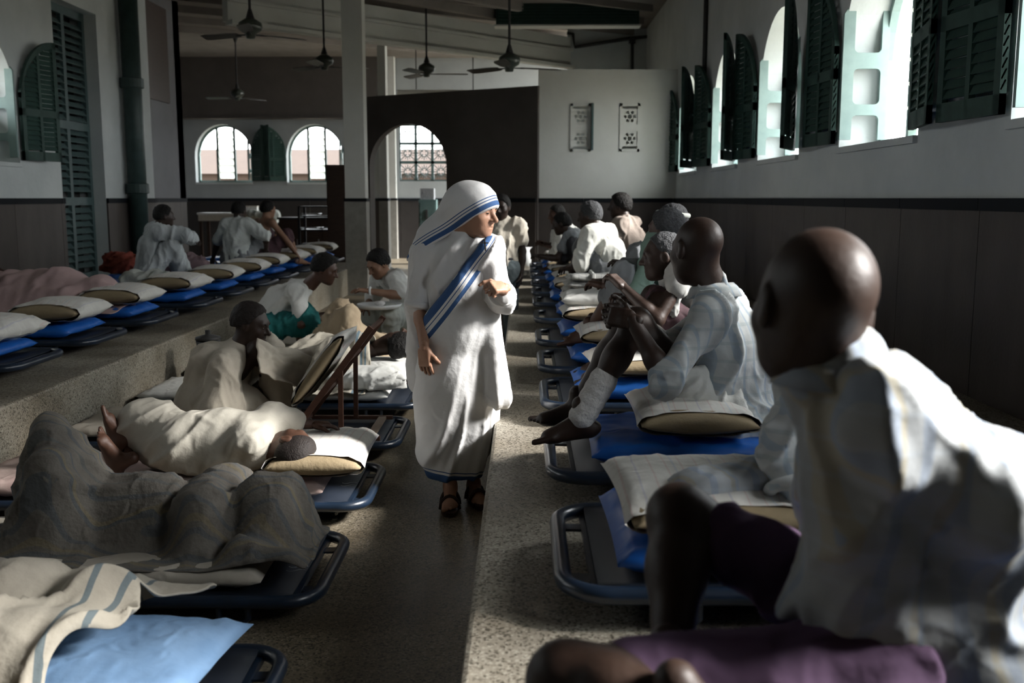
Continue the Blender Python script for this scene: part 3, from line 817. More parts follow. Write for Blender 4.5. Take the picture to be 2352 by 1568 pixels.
def cushion(L, W, H, p=2.6, q=0.42, pinch=0.05, n=22, seed=0.0, wr=0.006, open_end=False):
    """closed stuffed shape around the origin, seam at mid height"""
    u = np.linspace(-1, 1, n); U, Vv = np.meshgrid(u, u, indexing='ij')
    U = np.sign(U)*np.abs(U)**0.8; Vv = np.sign(Vv)*np.abs(Vv)**0.8
    h = (np.clip(1-np.abs(U)**p, 0, 1)*np.clip(1-np.abs(Vv)**p, 0, 1))**q
    if open_end:
        hv = np.where(Vv < 0, np.maximum(1-np.abs(Vv)**p, 0.42), 1-np.abs(Vv)**p); h = (np.clip(1-np.abs(U)**p, 0, 1)*np.clip(hv, 0, 1))**q
    X = L/2*U*(1-pinch*(1-np.abs(Vv)**2)); Y = W/2*Vv*(1-pinch*(1-np.abs(U)**2))
    top = np.stack([X, Y, H/2*h], -1).reshape(-1, 3); bot = np.stack([X, Y, -H/2*h*0.8], -1).reshape(-1, 3)
    for a in (top, bot):
        hh = h.reshape(-1)
        a[:, 2] += wr*noise3(np.stack([a[:, 0]*9, a[:, 1]*9, np.full(len(a), seed)], 1))*np.clip(hh*2, 0, 1)
        ed = np.exp(-((np.abs(U.reshape(-1))-0.8)/0.2)**2)+np.exp(-((np.abs(Vv.reshape(-1))-0.8)/0.2)**2)
        a[:, 2] += wr*1.3*ed*noise3(np.stack([a[:, 0]*26, a[:, 1]*26, np.full(len(a), seed+9)], 1))*np.clip(hh*2, 0, 1)
    idx = np.arange(n*n).reshape(n, n)
    qd = np.stack([idx[:-1, :-1], idx[1:, :-1], idx[1:, 1:], idx[:-1, 1:]], -1).reshape(-1, 4)
    border = np.concatenate([idx[0, :-1], idx[:-1, -1], idx[-1, :0:-1], idx[:0:-1, 0]])
    vb = np.concatenate([top, bot]); fb = np.concatenate([qd, qd[:, ::-1]+n*n])
    # weld the seam: map bottom border to top border
    if open_end: border = np.concatenate([idx[0, :], idx[:, -1], idx[-1, :]])
    m = np.arange(len(vb)); m[border+n*n] = border; fb = m[fb]
    return vb, fb
def place(v, loc, rz=0.0, rx=0.0, ry=0.0):
    c, s = math.cos(rz), math.sin(rz)
    M = Matrix.Rotation(rz, 3, 'Z') @ Matrix.Rotation(ry, 3, 'Y') @ Matrix.Rotation(rx, 3, 'X')
    return v@np.array(M).T+np.array(loc)
def mattress(x, y, z, label, group, m=None, L=1.72, W=0.60, H=0.085, seed=0.0, rz=0.0, name='mattress', cat='mattress'):
    v, f = cushion(L, W, H, p=14, q=0.35, pinch=0.008, n=30, seed=seed, wr=0.006)
    b = V(x, y, z)
    o = meshobj(name, place(v, b+V(0, 0, H*0.42), rz), f, m or M_blue, base=b, smooth=True)
    return tag(o, label, cat, group)
def pillow(x, y, z, label, group, m=None, L=0.42, W=0.56, H=0.13, seed=0.0, rz=0.0, rx=0.0, ry=0.0, end=-1, endm=None, name='pillow', tan=True):
    b = V(x, y, z)
    t = thing(name, label, 'pillow', b, group=group)
    v, f = cushion(L, W, H, seed=seed, wr=0.006, open_end=tan)
    c = b+V(0, 0, H*0.42)
    meshobj('pillowcase', place(v, c, rz, rx, ry), f, m or M_pillow, t, smooth=True)
    if tan:                                       # the stuffed ticking bulges from the open end of the case
        v2, f2 = cushion(L*0.93, 0.16, H*0.66, p=2.0, q=0.5, pinch=0.0, n=16, seed=seed+3, wr=0.002)
        v2 = v2+V(0, end*(W*0.5-0.045), 0.003)
        meshobj('ticking', place(v2, c, rz, rx, ry), f2, endm or M_tan, t, smooth=True)
    return t
num = ['nearest', 'second', 'third', 'fourth', 'fifth', 'sixth', 'seventh', 'eighth', 'ninth', 'tenth', 'eleventh', 'twelfth', 'thirteenth']
TOPZ = CH+0.024           # where a mattress lies above the ground under a cot
# ---- right platform
RY = [1.25, 2.33, 3.36, 4.55, 5.56, 6.60, 7.84, 9.04, 10.07, 11.1, 12.1, 13.1, 14.1]
RXC = 0.10+CL/2
rn = np.random.RandomState(3)
for i, y in enumerate(RY):
    yc = y+CW/2
    where = 'from the camera in the row on the right platform'
    cot(RXC, yc, PZ, '%s dark blue cot %s' % (num[i], where), 'cots on the right platform')
    dx = [0.08, -.01, 0.0, 0.0, 0.02, 0.0, 0.02, 0.0, 0.02, 0, 0, 0, 0][i]
    mattress(RXC+dx, yc, PZ+TOPZ, '%s bright blue mattress %s' % (num[i], where), 'blue mattresses on the right platform', seed=i*1.7, rz=rn.uniform(-.02, .02), L=1.60)
    if i == 0: continue
    px = [0, 0.52, 0.62, 0.56, 0.54, 0.50, 0.52, 0.50, 0.52, 0.5, 0.5, 0.52, 0.5][i]
    pillow(px, yc+0.01, PZ+TOPZ+0.088, '%s white pillow %s' % (['', 'nearest', 'second'][i] if i < 3 else num[i], where),
           'pillows on the right platform', L=[0, .56, .44, .5, .46, .5, .46, .46, .44, .44, .44, .44, .44][i], W=0.58 if i < 3 else 0.54, seed=i*2.3, rz=[0, .03, -.02, .05, .03, .02, -.05, 0, .06, .05, -.05, 0, 0][i],
           H=[0, .12, .14, .12, .14, .15, .13, .13, .12, .12, .12, .12, .12][i])
# a second pillow on the sixth bed and the bundle of folded checked cloth beyond
pillow(0.52, 6.62+0.36, PZ+TOPZ+0.19, 'bright white plump pillow lying on top of another pillow in the right row', 'pillows on the right platform', m=M_white, L=0.54, W=0.46, H=0.13, seed=41, tan=False)
bd = thing('folded_cloth_bundle', 'bundle of folded pale checked cloth tied crosswise, in the right row', 'bundle', (0.55, 8.1, PZ+TOPZ+0.17))
M_check = mat('pale_checked_cloth', (0.56, 0.56, 0.53), 0.9, (0.4, 0.4, 0.38), 14, 0.8, stripes=[((1,0,0), .06, .008, (.3,.3,.3), .6), ((0,1,0), .06, .008, (.3,.3,.3), .6)])
for k in range(3):
    v, f = cushion(0.5-0.02*k, 0.36, 0.06, p=8, q=.4, pinch=.02, n=16, seed=50+k, wr=.008)
    meshobj('folded_cloth', place(v, (0.55+0.01*k, 8.1, PZ+TOPZ+0.20+0.05*k), 0.05*k), f, M_check, bd, smooth=True)
MB().tube([(0.55, 7.9, PZ+TOPZ+.19), (0.55, 7.915, PZ+TOPZ+.335), (0.55, 8.29, PZ+TOPZ+.335), (0.55, 8.3, PZ+TOPZ+.19)], 0.016, 6).build('tie', M_white, bd)
# ---- left platform
LY = [4.5, 5.56, 6.58, 7.68, 8.93, 10.03, 11.14, 12.2, 13.3, 14.4, 15.5]
LXC = -2.90-CL/2
for i, y in enumerate(LY):
    yc = y+CW/2
    where = 'from the camera in the row on the left platform'
    cot(LXC, yc, PZ, '%s dark blue cot %s' % (num[i], where), 'cots on the left platform')
    mattress(LXC-0.07, yc, PZ+TOPZ, '%s bright blue mattress %s' % (num[i], where), 'blue mattresses on the left platform', seed=20+i*1.3, rz=rn.uniform(-.02, .02))
    pillow(-3.22+rn.uniform(-.02, .02), yc+0.0, PZ+TOPZ+0.088, '%s pillow with khaki end %s' % (num[i], where), 'pillows on the left platform',
           L=0.50, W=0.56, seed=60+i*2.1, rz=rn.uniform(-.12, .06), H=0.18)
# ---- floor of the aisle
FY = [2.18, 3.23, 4.29, 5.39, 6.45, 7.55, 8.65]
FXC = -0.71-CL/2
fl = ['nearest floor cot at the bottom left, its end showing beside the pale blue pillow', 'floor cot under the sleeper wrapped in a dark striped blanket',
      'floor cot under the man lying in a white gown', 'floor cot carrying the wooden backrest', 'floor cot with a rumpled white sheet beside the standing woman',
      'floor cot between the two attendants', 'farthest floor cot in the aisle']
fm = [M_cream, M_cream, M_pinksheet, M_cream, M_white, M_cream, M_cream]
fml = ['cream sheeted mattress on the nearest floor cot', 'cream sheeted mattress under the dark striped blanket', 'faded pink mattress under the man in a white gown', 'cream mattress under the man wrapped in a sheet',
       'white sheeted mattress on the floor cot beside the standing woman', 'cream mattress between the two attendants', 'cream mattress on the farthest floor cot']
for i, y in enumerate(FY):
    yc = y+CW/2
    c = cot(FXC, yc, 0.0, fl[i], 'cots on the aisle floor')
    mattress(FXC-(0.09 if i != 3 else .40), yc, TOPZ, fml[i], 'mattresses on the aisle floor', m=fm[i], seed=90+i*1.9, L=1.68 if i != 3 else 1.05, W=0.61, H=0.075)
    if i in (1, 2):
        # number painted on the end of the pan
        def wave(x, y0):
            return [(x+0.035*s*1.0, y0+0.011*math.sin(s*3.0), CH+0.004) for s in np.linspace(-1, 1, 13)]
        for q, yy in enumerate((-0.02, 0.022) if i == 2 else (-0.06, -0.02)):
            o = MB().tube(wave(CL/2-0.125, yy), 0.0035, 5).build('painted_digit', M_chalk, None); o.parent = c
        if i == 1:
            o = MB().tube([(CL/2-0.16, 0.03, CH+.004), (CL/2-0.115, 0.034, CH+.004)], 0.0035, 5).build('painted_digit', M_chalk, None); o.parent = c
        MB().box((CL/2-0.2, -CW/2+0.06, CH-0.02), (CL/2-0.088, CW/2-0.06, CH+0.001)).build('end_plate', M_cot, None).parent = c
# sheets and pillows of the floor cots
pillow(-1.06, 2.18+0.29, TOPZ+0.078, 'plain pale blue pillow at the bottom left', 'pillows on the aisle floor', m=M_lblue, L=0.52, W=0.56, H=0.11, seed=71, tan=False, rz=-0.10)
pillow(-.95, 4.29+0.34, TOPZ+0.078, 'white pillow with khaki end under the head of the man lying in a white gown', 'pillows on the aisle floor', L=0.46, W=0.62, H=0.16, seed=73, rz=0.04)
pillow(-1.05, 6.45+0.36, TOPZ+0.078, 'large white pillow on the floor cot beside the standing woman', 'pillows on the aisle floor', m=M_white, L=0.55, W=0.62, H=0.17, seed=75, tan=False)
# ================================================================== people: bodies
def frame(f, up):
    f = nrm(f); r = nrm(np.cross(f, up)); u = np.cross(r, f); return np.stack([r, f, u], 1)
def ik(a, c, l1, l2, pole):
    a, c = np.array(a, float), np.array(c, float); d = c-a; L = np.linalg.norm(d)
    if L > (l1+l2)*0.995: d = d*(l1+l2)*0.995/L; L = np.linalg.norm(d); c = a+d
    if L < abs(l1-l2)*1.05+0.02: L = abs(l1-l2)*1.05+0.02
    x = (l1*l1-l2*l2+L*L)/(2*L); h = math.sqrt(max(l1*l1-x*x, 0)); n = nrm(d)
    p = np.array(pole, float); p = p-n*(p@n)
    if np.linalg.norm(p) < 1e-4: p = np.cross(n, (0.3, 0.5, 0.8))
    return a+n*x+nrm(p)*h, c
def head_prims(c, face, up, s=1.0, ear=True, female=False):
    R = frame(face, up); c = np.array(c, float)
    W_ = lambda x, y, z: c+R@(np.array((x, y, z))*s)
    E = lambda x, y, z, r, k, op='u': ell(W_(x, y, z), np.array(r)*s, R, k*s, op)
    C = lambda a, b, ra, rb, k: cap(W_(*a), W_(*b), ra*s, rb*s, k*s)
    q = [E(0, -.016, .030, (.074, .096, .084), .01), E(0, .028, -.035, (.060, .064, .075), .05), E(0, .040, -.074, (.047, .046, .036), .04),
         E(0, .070, -.097, (.018, .016, .014), .03),
         C((-.034, .076, .024), (.034, .076, .024), .010, .010, .03),
         E(.044, .056, -.022, (.020, .020, .018), .03), E(-.044, .056, -.022, (.020, .020, .018), .03),
         E(.031, .098, .004, (.019, .013, .011), .014, 's'), E(-.031, .098, .004, (.019, .013, .011), .014, 's'),
         E(.031, .0765, .004, (.0135, .0125, .0125), .003), E(-.031, .0765, .004, (.0135, .0125, .0125), .003),
         C((0, .086, .014), (0, .113, -.024), .0075, .0125, .014), E(.012, .098, -.028, (.009, .010, .008), .008), E(-.012, .098, -.028, (.009, .010, .008), .008),
         E(0, .088, -.054, (.023, .010, .0065), .006), E(0, .086, -.066, (.019, .010, .0070), .006),
         E(0, .099, -.0595, (.022, .006, .0022), .004, 's')]
    if ear:
        for sx in (-1, 1):
            q += [E(sx*.077, -.008, -.006, (.010, .021, .033), .010), E(sx*.088, -.002, -.004, (.006, .011, .018), .006, 's')]
    return q
def hair_prims(c, face, up, s=1.0, thick=0.010, low=-0.035, fringe=0.050):
    R = frame(face, up); c = np.array(c, float); W_ = lambda x, y, z: c+R@(np.array((x, y, z))*s)
    t = thick
    q = [ell(W_(0, -.018, .032), np.array((.074+t, .096+t, .084+t))*s, R, .01), ell(W_(0, -.05, -.01), np.array((.066+t*.7, .062+t*.7, .07))*s, R, .03)]
    # hairline: cut away the face and the neck
    n = R@nrm((0, 1, -0.55)); q.append(plane(W_(0, fringe, .055), n, .012))
    q.append(plane(W_(0, -.02, low), R@nrm((0, .25, -1)), .015))
    return q
def hand_prims(w, d, n, right=True, curl=0.25, s=1.0, spread=0.06, thumb=0.5):
    d = nrm(d); n = nrm(n-d*np.dot(n, d)); t = np.cross(d, n)*(1 if right else -1); w = np.array(w, float)
    R = np.stack([t, d, n], 1)
    q = [rbox(w+d*.048*s, np.array((.026, .036, .005))*s, .011*s, R, .012*s), cap(w-d*.02*s, w+d*.03*s, .024*s, .027*s, .02*s, flat=(n, .72)),
         ell(w+(d*.035+t*.022+n*.008)*s, np.array((.017, .028, .014))*s, R, .012*s)]
    Ls = (.068, .078, .072, .056)
    for i in range(4):
        x = .031-.0205*i; p = w+(d*(.082-.004*abs(i-1.2))+t*x)*s; a = curl*(0.55+0.08*i); dirv = nrm(d+t*spread*(1.3-i))
        for j, fr in enumerate((.45, .31, .24)):
            dv = dirv*math.cos(a)+n*math.sin(a); p2 = p+dv*Ls[i]*fr*s
            q.append(cap(p, p2, (.0088-.0008*j)*s, (.0082-.0010*j)*s, .003*s)); p = p2; a += curl*(1.0 if j == 0 else 0.85)
    p = w+(d*.022+t*.028+n*.004)*s; a = thumb
    dv = nrm(t*(0.75)+d*0.75+n*0.15)
    for j, L in enumerate((.040, .034, .026)):
        p2 = p+dv*L*s; q.append(cap(p, p2, (.0125-.0015*j)*s, (.011-.0015*j)*s, .006*s)); p = p2; dv = nrm(dv+d*0.35*a+n*0.75*a-t*0.25*a)
    return q
def foot_prims(a, d, n, s=1.0, right=True):
    """a ankle, d toe direction, n towards the ground"""
    d = nrm(d); n = nrm(np.array(n, float)-d*np.dot(n, d)); t = np.cross(d, n)*(-1 if right else 1); a = np.array(a, float); R = np.stack([t, d, n], 1)
    q = [ell(a+(-d*.035+n*.045)*s, np.array((.030, .036, .030))*s, R, .02), cap(a+n*.01*s, a+(d*.10+n*.048)*s, .036*s, .027*s, .025),
         cap(a+(-d*.02+n*.055)*s, a+(d*.13+n*.058)*s, .027*s, .028*s, .02), ell(a+(d*.125+n*.06)*s, np.array((.042, .03, .016))*s, R, .02),
         cap(a-n*.05*s, a+n*.03*s, .032*s, .034*s, .02)]
    for i in range(5):
        x = (.030-.0165*i)*(1 if right else 1); L = (.045, .042, .038, .033, .026)[i]
        b = a+(d*(.145-.010*max(0, i-1))+t*x+n*.062)*s
        q.append(cap(b, b+(d*L+n*.004)*s, (.013 if i == 0 else .0088)*s, (.0115 if i == 0 else .0078)*s, .004))
    return q
def lerp(a, b, t): return np.array(a, float)*(1-t)+np.array(b, float)*t
def body_prims(J, w=1.0, arms=True, legs=True):
    f = J['f']; s = J.get('s', 1.0); w = w*s; tw = w*J.get('tw', .86)
    q = [cap(J['pel'], J['chest'], .125*tw, .135*tw, .04, flat=(f, .74)), cap(J['chest'], J['neck']-nrm(J['neck']-J['chest'])*.05, .135*tw, .075*tw, .04, flat=(f, .72)),
         cap(J['hL'], J['hR'], .105*tw, .105*tw, .05), cap(J['sL'], J['sR'], .056*tw, .056*tw, .05),
         cap(lerp(J['neck'], J['chest'], .12), J['head']+(J['head']-J['neck'])*.02, .060*w, .052*w, .04)]
    if arms:
        for S in 'LR':
            q += [cap(J['s'+S], J['e'+S], .048*tw, .036*w, .03), cap(J['e'+S], lerp(J['e'+S], J['w'+S], .35), .038*w, .039*w, .02), cap(lerp(J['e'+S], J['w'+S], .3), J['w'+S], .039*w, .025*w, .02)]
    if legs:
        for S in 'LR':
            k, a = J['k'+S], J['a'+S]
            back = lerp(k, a, .3)-nrm(np.cross(np.cross(k-J['h'+S], a-k), a-k)+1e-9)*0.0
            q += [cap(J['h'+S], k, .080*tw, .052*w, .04), ell(k, .053*w, None, .03), cap(k, lerp(k, a, .38), .049*w, .050*w, .03), cap(lerp(k, a, .35), a, .050*w, .031*w, .03)]
    return q
def joined(parts):
    vs, fs, n = [], [], 0
    for v, f in parts:
        vs.append(v); fs.append(f+n); n += len(v)
    return np.concatenate(vs), np.concatenate(fs)
def skin(name, c, c2=None, rough=0.5):
    c2 = c2 or tuple(x*0.7 for x in c)
    return mat(name, c, rough, c2, 9, 0.7, bump=0.08, bscale=60, spec=0.45)
SK_DARK = skin('dark_brown_skin', (0.036, 0.019, 0.0125), (0.027, 0.014, 0.0095), 0.52)
SK_MID = skin('brown_skin', (0.085, 0.041, 0.026), (0.064, 0.030, 0.019), 0.5)
SK_FAIR = skin('fair_skin', (0.42, 0.235, 0.155), (0.34, 0.18, 0.115), 0.5)
SK_TAN = skin('light_brown_skin', (0.26, 0.14, 0.085), (0.20, 0.105, 0.065), 0.5)
M_hairk = mat('black_hair', (0.006, 0.0055, 0.005), 0.65, (0.011, 0.010, 0.009), 60, 0.8, bump=0.5, bscale=120, spec=0.2)
M_hairg = mat('grey_hair', (0.065, 0.068, 0.072), 0.7, (0.03, 0.03, 0.033), 60, 0.8, bump=0.6, bscale=120)
M_stub = mat('cropped_hair', (0.014, 0.011, 0.010), 0.65, (0.022, 0.016, 0.014), 90, 0.8, bump=0.3, bscale=150, spec=0.25)
M_eye = mat('eye_dark', (0.02, 0.014, 0.01), 0.2)

def build_body(root, J, skinm, h=0.010, hh=0.006, hands='LR', feet='LR', arms=True, legs=True, w=1.0, curl=(0.5, 0.5), hd=None, hn=None, fd=None, fn=None, ear=True, thumb=0.5, hv=0.0045):
    s = J.get('s', 1.0); parts = [sdf_mesh(body_prims(J, w, arms, legs), h, .03)]
    parts.append(sdf_mesh(head_prims(J['head'], J['hf'], J['hu'], J.get('hs', 1.0), ear)+[cap(J['head']-nrm(J['hu'])*.02+nrm(J['hf'])*-.02, lerp(J['neck'], J['chest'], -.02), .052*s, .060*s, .03)], hh, .02))
    for i, S in enumerate('LR'):
        if S in hands and arms:
            d = (hd or {}).get(S, J['w'+S]-J['e'+S]); n = (hn or {}).get(S, V(0, 0, -1))
            parts.append(sdf_mesh(hand_prims(J['w'+S], d, n, S == 'R', curl[i], s*.98, thumb=thumb), min(hv, h), .006))
        if S in feet and legs:
            d = (fd or {}).get(S, J['f']); n = (fn or {}).get(S, V(0, 0, -1))
            parts.append(sdf_mesh(foot_prims(J['a'+S], d, n, s, S == 'R'), min(0.006, h), .02))
    v, f = joined(parts)
    return meshobj('body', v, f, skinm, root, smooth=True)
def add_hair(root, J, m, thick=.010, low=-.035, fringe=.05, h=0.006, name='hair', amp=.003):
    v, f = sdf_mesh(hair_prims(J['head'], J['hf'], J['hu'], J.get('hs', 1.0), thick, low, fringe), h, .02)
    n = vnormals(v, f); v = v+n*(amp*noise3(v*70))[:, None]
    return meshobj(name, v, f, m, root, smooth=True)
def add_eyes(root, J):
    R = frame(J['hf'], J['hu']); s = J.get('hs', 1.0)
    for sx in (-1, 1):
        c = J['head']+R@(np.array((sx*.031, .0815, .003))*s); mb = MB()
        pr = [(max(1e-4, .0098*s*math.sin(a)), -.0098*s*math.cos(a)) for a in np.linspace(.01, math.pi-.01, 8)]
        mb.lathe(pr, (0, 0, 0), 10)
        vv = np.array(mb.v)*V(1.1, 1.0, 0.55)
        meshobj('eye', vv@R.T+c, mb.f, M_eye, root, smooth=True)
        b0, b1, b2 = [J['head']+R@(np.array(p)*s) for p in ((sx*.016, .093, .022), (sx*.034, .0905, .028), (sx*.05, .074, .023))]
        MB().tube([b0, b1, b2], [.0035*s, .004*s, .002*s], 6).build('eyebrow', M_hairk, root, smooth=True)
UP = V(0, 0, 1)
def seated(pel, az, lean=0.15, curve=0.25, look=None, tilt=0.0, s=0.96, ank=None, wri=None, kpole=None, epole=None, hs=None, head_off=(0, 0)):
    """sitting figure; az = facing angle (0 = away from the camera, + = towards the right); targets as (forward, right, up) from the pelvis"""
    fd = V(math.sin(az), math.cos(az), 0); rd = V(math.cos(az), -math.sin(az), 0); pel = np.array(pel, float)
    Lc = lambda f, r, u: pel+fd*f+rd*r+UP*u
    J = dict(f=fd, s=s, pel=pel)
    d1 = nrm(UP*math.cos(lean)+fd*math.sin(lean)); d2 = nrm(UP*math.cos(lean+curve)+fd*math.sin(lean+curve)); d3 = nrm(UP*math.cos(lean*.5+curve*.9)+fd*math.sin(lean*.5+curve*.9))
    J['chest'] = pel+d1*.27*s; J['neck'] = J['chest']+d2*.23*s; J['head'] = J['neck']+d3*.145*s+fd*.02+fd*head_off[0]+rd*head_off[1]
    look = az if look is None else look
    lf = V(math.sin(look), math.cos(look), 0); J['hf'] = nrm(lf*math.cos(tilt)-UP*math.sin(tilt)); J['hu'] = nrm(UP*math.cos(tilt)+lf*math.sin(tilt)); J['hs'] = hs or s*1.02
    J['f'] = nrm(fd-d1*np.dot(fd, d1))
    for S, g in (('L', -1), ('R', 1)):
        J['s'+S] = J['neck']-d2*.045*s+rd*g*.165*s; J['h'+S] = pel+rd*g*.09*s-UP*.01
        a = (ank or {}).get(S, (.42, g*.12, -.05)); wv = (wri or {}).get(S, (.36, g*.1, .25))
        J['k'+S], J['a'+S] = ik(J['h'+S], Lc(*a), .41*s, .40*s, (kpole or {}).get(S, UP*1.0+rd*g*.25+fd*.2) if not isinstance((kpole or {}).get(S), tuple) else fd*kpole[S][0]+rd*kpole[S][1]+UP*kpole[S][2])
        ep = (epole or {}).get(S, (-.3, g*.6, -.8)); ep = fd*ep[0]+rd*ep[1]+UP*ep[2]
        J['e'+S], J['w'+S] = ik(J['s'+S], Lc(*wv), .285*s, .245*s, ep)
    return J
def shirt(root, J, m, sleeve=.9, add=.022, hem=-.12, amp=.014, freq=6.5, h=.009, seed=0.0, name='shirt', collar=True, w=1.0, k=.05, hang=0.0, extra=None, along=None, sm=1):
    s = J.get('s', 1.0); f = J['f']; w = w*s; a = add
    ax = nrm(J['chest']-J['pel']); low = J['pel']+ax*hem
    q = [cap(low, J['chest'], .15*w+a+hang, .135*w+a, k, flat=(f, .78)), cap(J['chest'], J['neck']-nrm(J['neck']-J['chest'])*.05, .135*w+a, .075*w+a*.6, k, flat=(f, .74)),
         cap(J['sL'], J['sR'], .056*w+a, None, k)]
    for S in 'LR':
        e = J['e'+S]; sh = J['s'+S]; wr = J['w'+S]
        if sleeve <= 1: q.append(cap(sh, lerp(sh, e, sleeve), .052*w+a, .046*w+a*1.25, k*.8))
        else:
            q += [cap(sh, e, .052*w+a, .042*w+a*1.1, k*.8), cap(e, lerp(e, wr, sleeve-1), .042*w+a*1.1, .032*w+a*1.1, .03)]
    if collar: q.append(cap(J['neck']-nrm(J['neck']-J['chest'])*.03, J['neck']+nrm(J['head']-J['neck'])*.012, .068*w+.004, .066*w+.004, .012))
    q += extra or []
    v, fc = sdf_mesh(q, h, k)
    v = folds(v, fc, amp, freq, along if along is not None else ax+V(.2, .1, 0), seed=seed)
    if sm: v = laplace(v, fc, sm, .4)
    return meshobj(name, v, fc, m, root, smooth=True)
def wrap(root, J, m, name='lungi', to=1.0, add=.03, amp=.013, freq=6.5, h=.009, k=.09, seed=0.0, extra=None, w=1.0, along=(0, 0, 1), sides='LR', waist=.10, sm=1):
    s = J.get('s', 1.0); w = w*s
    q = [cap(J['pel'], J['pel']+nrm(J['chest']-J['pel'])*waist, .135*w+add*.8, .13*w+add*.6, k, flat=(J['f'], .8)), cap(J['hL'], J['hR'], .105*w+add*.8, None, k)]
    for S in sides:
        hp, kn, an = J['h'+S], J['k'+S], J['a'+S]
        if to <= 1: q.append(cap(hp, lerp(hp, kn, to), .083*w+add, .058*w+add, k))
        else: q += [cap(hp, kn, .083*w+add, .056*w+add, k), cap(kn, lerp(kn, an, to-1), .056*w+add, .046*w+add*1.1, k*.7)]
    v, fc = sdf_mesh(q+(extra or []), h, k)
    v = folds(v, fc, amp, freq, along, seed=seed)
    if sm: v = laplace(v, fc, sm, .4)
    return meshobj(name, v, fc, m, root, smooth=True)
def spheres_of(prims):
    out = []
    for q in prims:
        if q['op'] != 'u': continue
        if q['t'] == 'cap':
            for t in np.linspace(0, 1, 12): out.append((lerp(q['a'], q['b'], t), q['ra']+(q['rb']-q['ra'])*t))
        elif q['t'] == 'ell': out.append((q['c'], float(np.min(q['r']))))
    return out
def drape(root, prims, x0, x1, y0, y1, floor, m, name='blanket', step=.012, tension=45, pad=.012, amp=.008, freq=8.0, seed=0.0, rz=0.0, shape=None, along=(1, 0, 0), attrs=None, sag=.0015, thick=.006, droop=None):
    """cloth settled over solids: height field pulled tight, then creased"""
    nx, ny = int((x1-x0)/step)+1, int((y1-y0)/step)+1
    X, Y = np.meshgrid(np.linspace(x0, x1, nx), np.linspace(y0, y1, ny), indexing='ij')
    Z = np.full(X.shape, floor+pad*.5)
    for c, r in spheres_of(prims):
        r = r+pad; d2 = r*r-(X-c[0])**2-(Y-c[1])**2
        Z = np.where(d2 > 0, np.maximum(Z, c[2]+np.sqrt(np.maximum(d2, 0))), Z)
    O = Z.copy()
    for i in range(tension):
        P = np.pad(Z, 1, mode='edge'); B = (P[:-2, 1:-1]+P[2:, 1:-1]+P[1:-1, :-2]+P[1:-1, 2:])/4
        Z = np.maximum(O-0.004, B-sag*(Z > floor+.03)); Z = np.maximum(Z, floor+pad*.4)
    for i in range(4):
        P = np.pad(Z, 1, mode='edge'); Z = Z*.4+.6*(P[:-2, 1:-1]+P[2:, 1:-1]+P[1:-1, :-2]+P[1:-1, 2:])/4
    v = np.stack([X, Y, Z], -1).reshape(-1, 3)
    idx = np.arange(nx*ny).reshape(nx, ny); q = np.stack([idx[:-1, :-1], idx[1:, :-1], idx[1:, 1:], idx[:-1, 1:]], -1).reshape(-1, 4)
    v2 = folds(v, q, amp, freq, along, seed=seed)
    v2[:, 2] = np.maximum(v2[:, 2], floor+.004)
    at_ = {'du': v[:, 0]-x0, 'dv': v[:, 1]-y0}
    if shape is not None:
        u_, w_ = (v[:, 0]-x0)/(x1-x0), (v[:, 1]-y0)/(y1-y0)
        jit = noise3(v*6+seed)*.02
        keep = shape(u_+jit, w_+jit); qk = q[keep[q].all(1)]
        used = np.unique(qk); mp = -np.ones(len(v), int); mp[used] = np.arange(len(used)); q = mp[qk]; v2 = v2[used]; at_ = {k_: a_[used] for k_, a_ in at_.items()}
    ed = np.sort(np.concatenate([q[:, [i, (i+1) % 4]] for i in range(4)]), 1); ue, cn = np.unique(ed, axis=0, return_counts=True); be = ue[cn == 1]
    for _ in range(14):                             # even out the cut edge
        s_ = np.zeros_like(v2); c_ = np.zeros(len(v2))
        for a_, b_ in ((0, 1), (1, 0)): np.add.at(s_, be[:, a_], v2[be[:, b_]]); np.add.at(c_, be[:, a_], 1)
        k_ = c_ == 2; v2[k_] = v2[k_]*.5+.5*s_[k_]/2
    o = meshobj(name, v2, q, m, root, smooth=True, attrs=at_)
    if thick: solidify(o, thick)
    return o
# ================================================================== the standing woman
SARI_BLUE = (0.045, 0.105, 0.25)
M_habit = mat('white_habit_cotton', (0.74, 0.73, 0.72), 0.85, (0.68, 0.67, 0.665), 6, .6, bump=0.1, bscale=40, cloth=0.35, cscale=5)
M_sari = mat('white_sari_with_blue_border', (0.76, 0.755, 0.75), 0.85, (0.70, 0.695, 0.69), 6, .6, bump=0.1, bscale=40, cloth=0.35, cscale=5,
             attr=[('band', .000, .029, SARI_BLUE), ('band', .039, .043, SARI_BLUE), ('band', .058, .077, SARI_BLUE), ('hem', -1.0, .030, SARI_BLUE), ('hem', .042, .047, SARI_BLUE)])
M_veil = mat('white_veil_with_blue_border', (0.76, 0.755, 0.75), 0.85, (0.70, 0.695, 0.69), 6, .6, bump=0.1, bscale=40, cloth=0.2, cscale=5,
             attr=[('band', .005, .026, SARI_BLUE), ('band', .034, .038, SARI_BLUE), ('band', .046, .050, SARI_BLUE)])
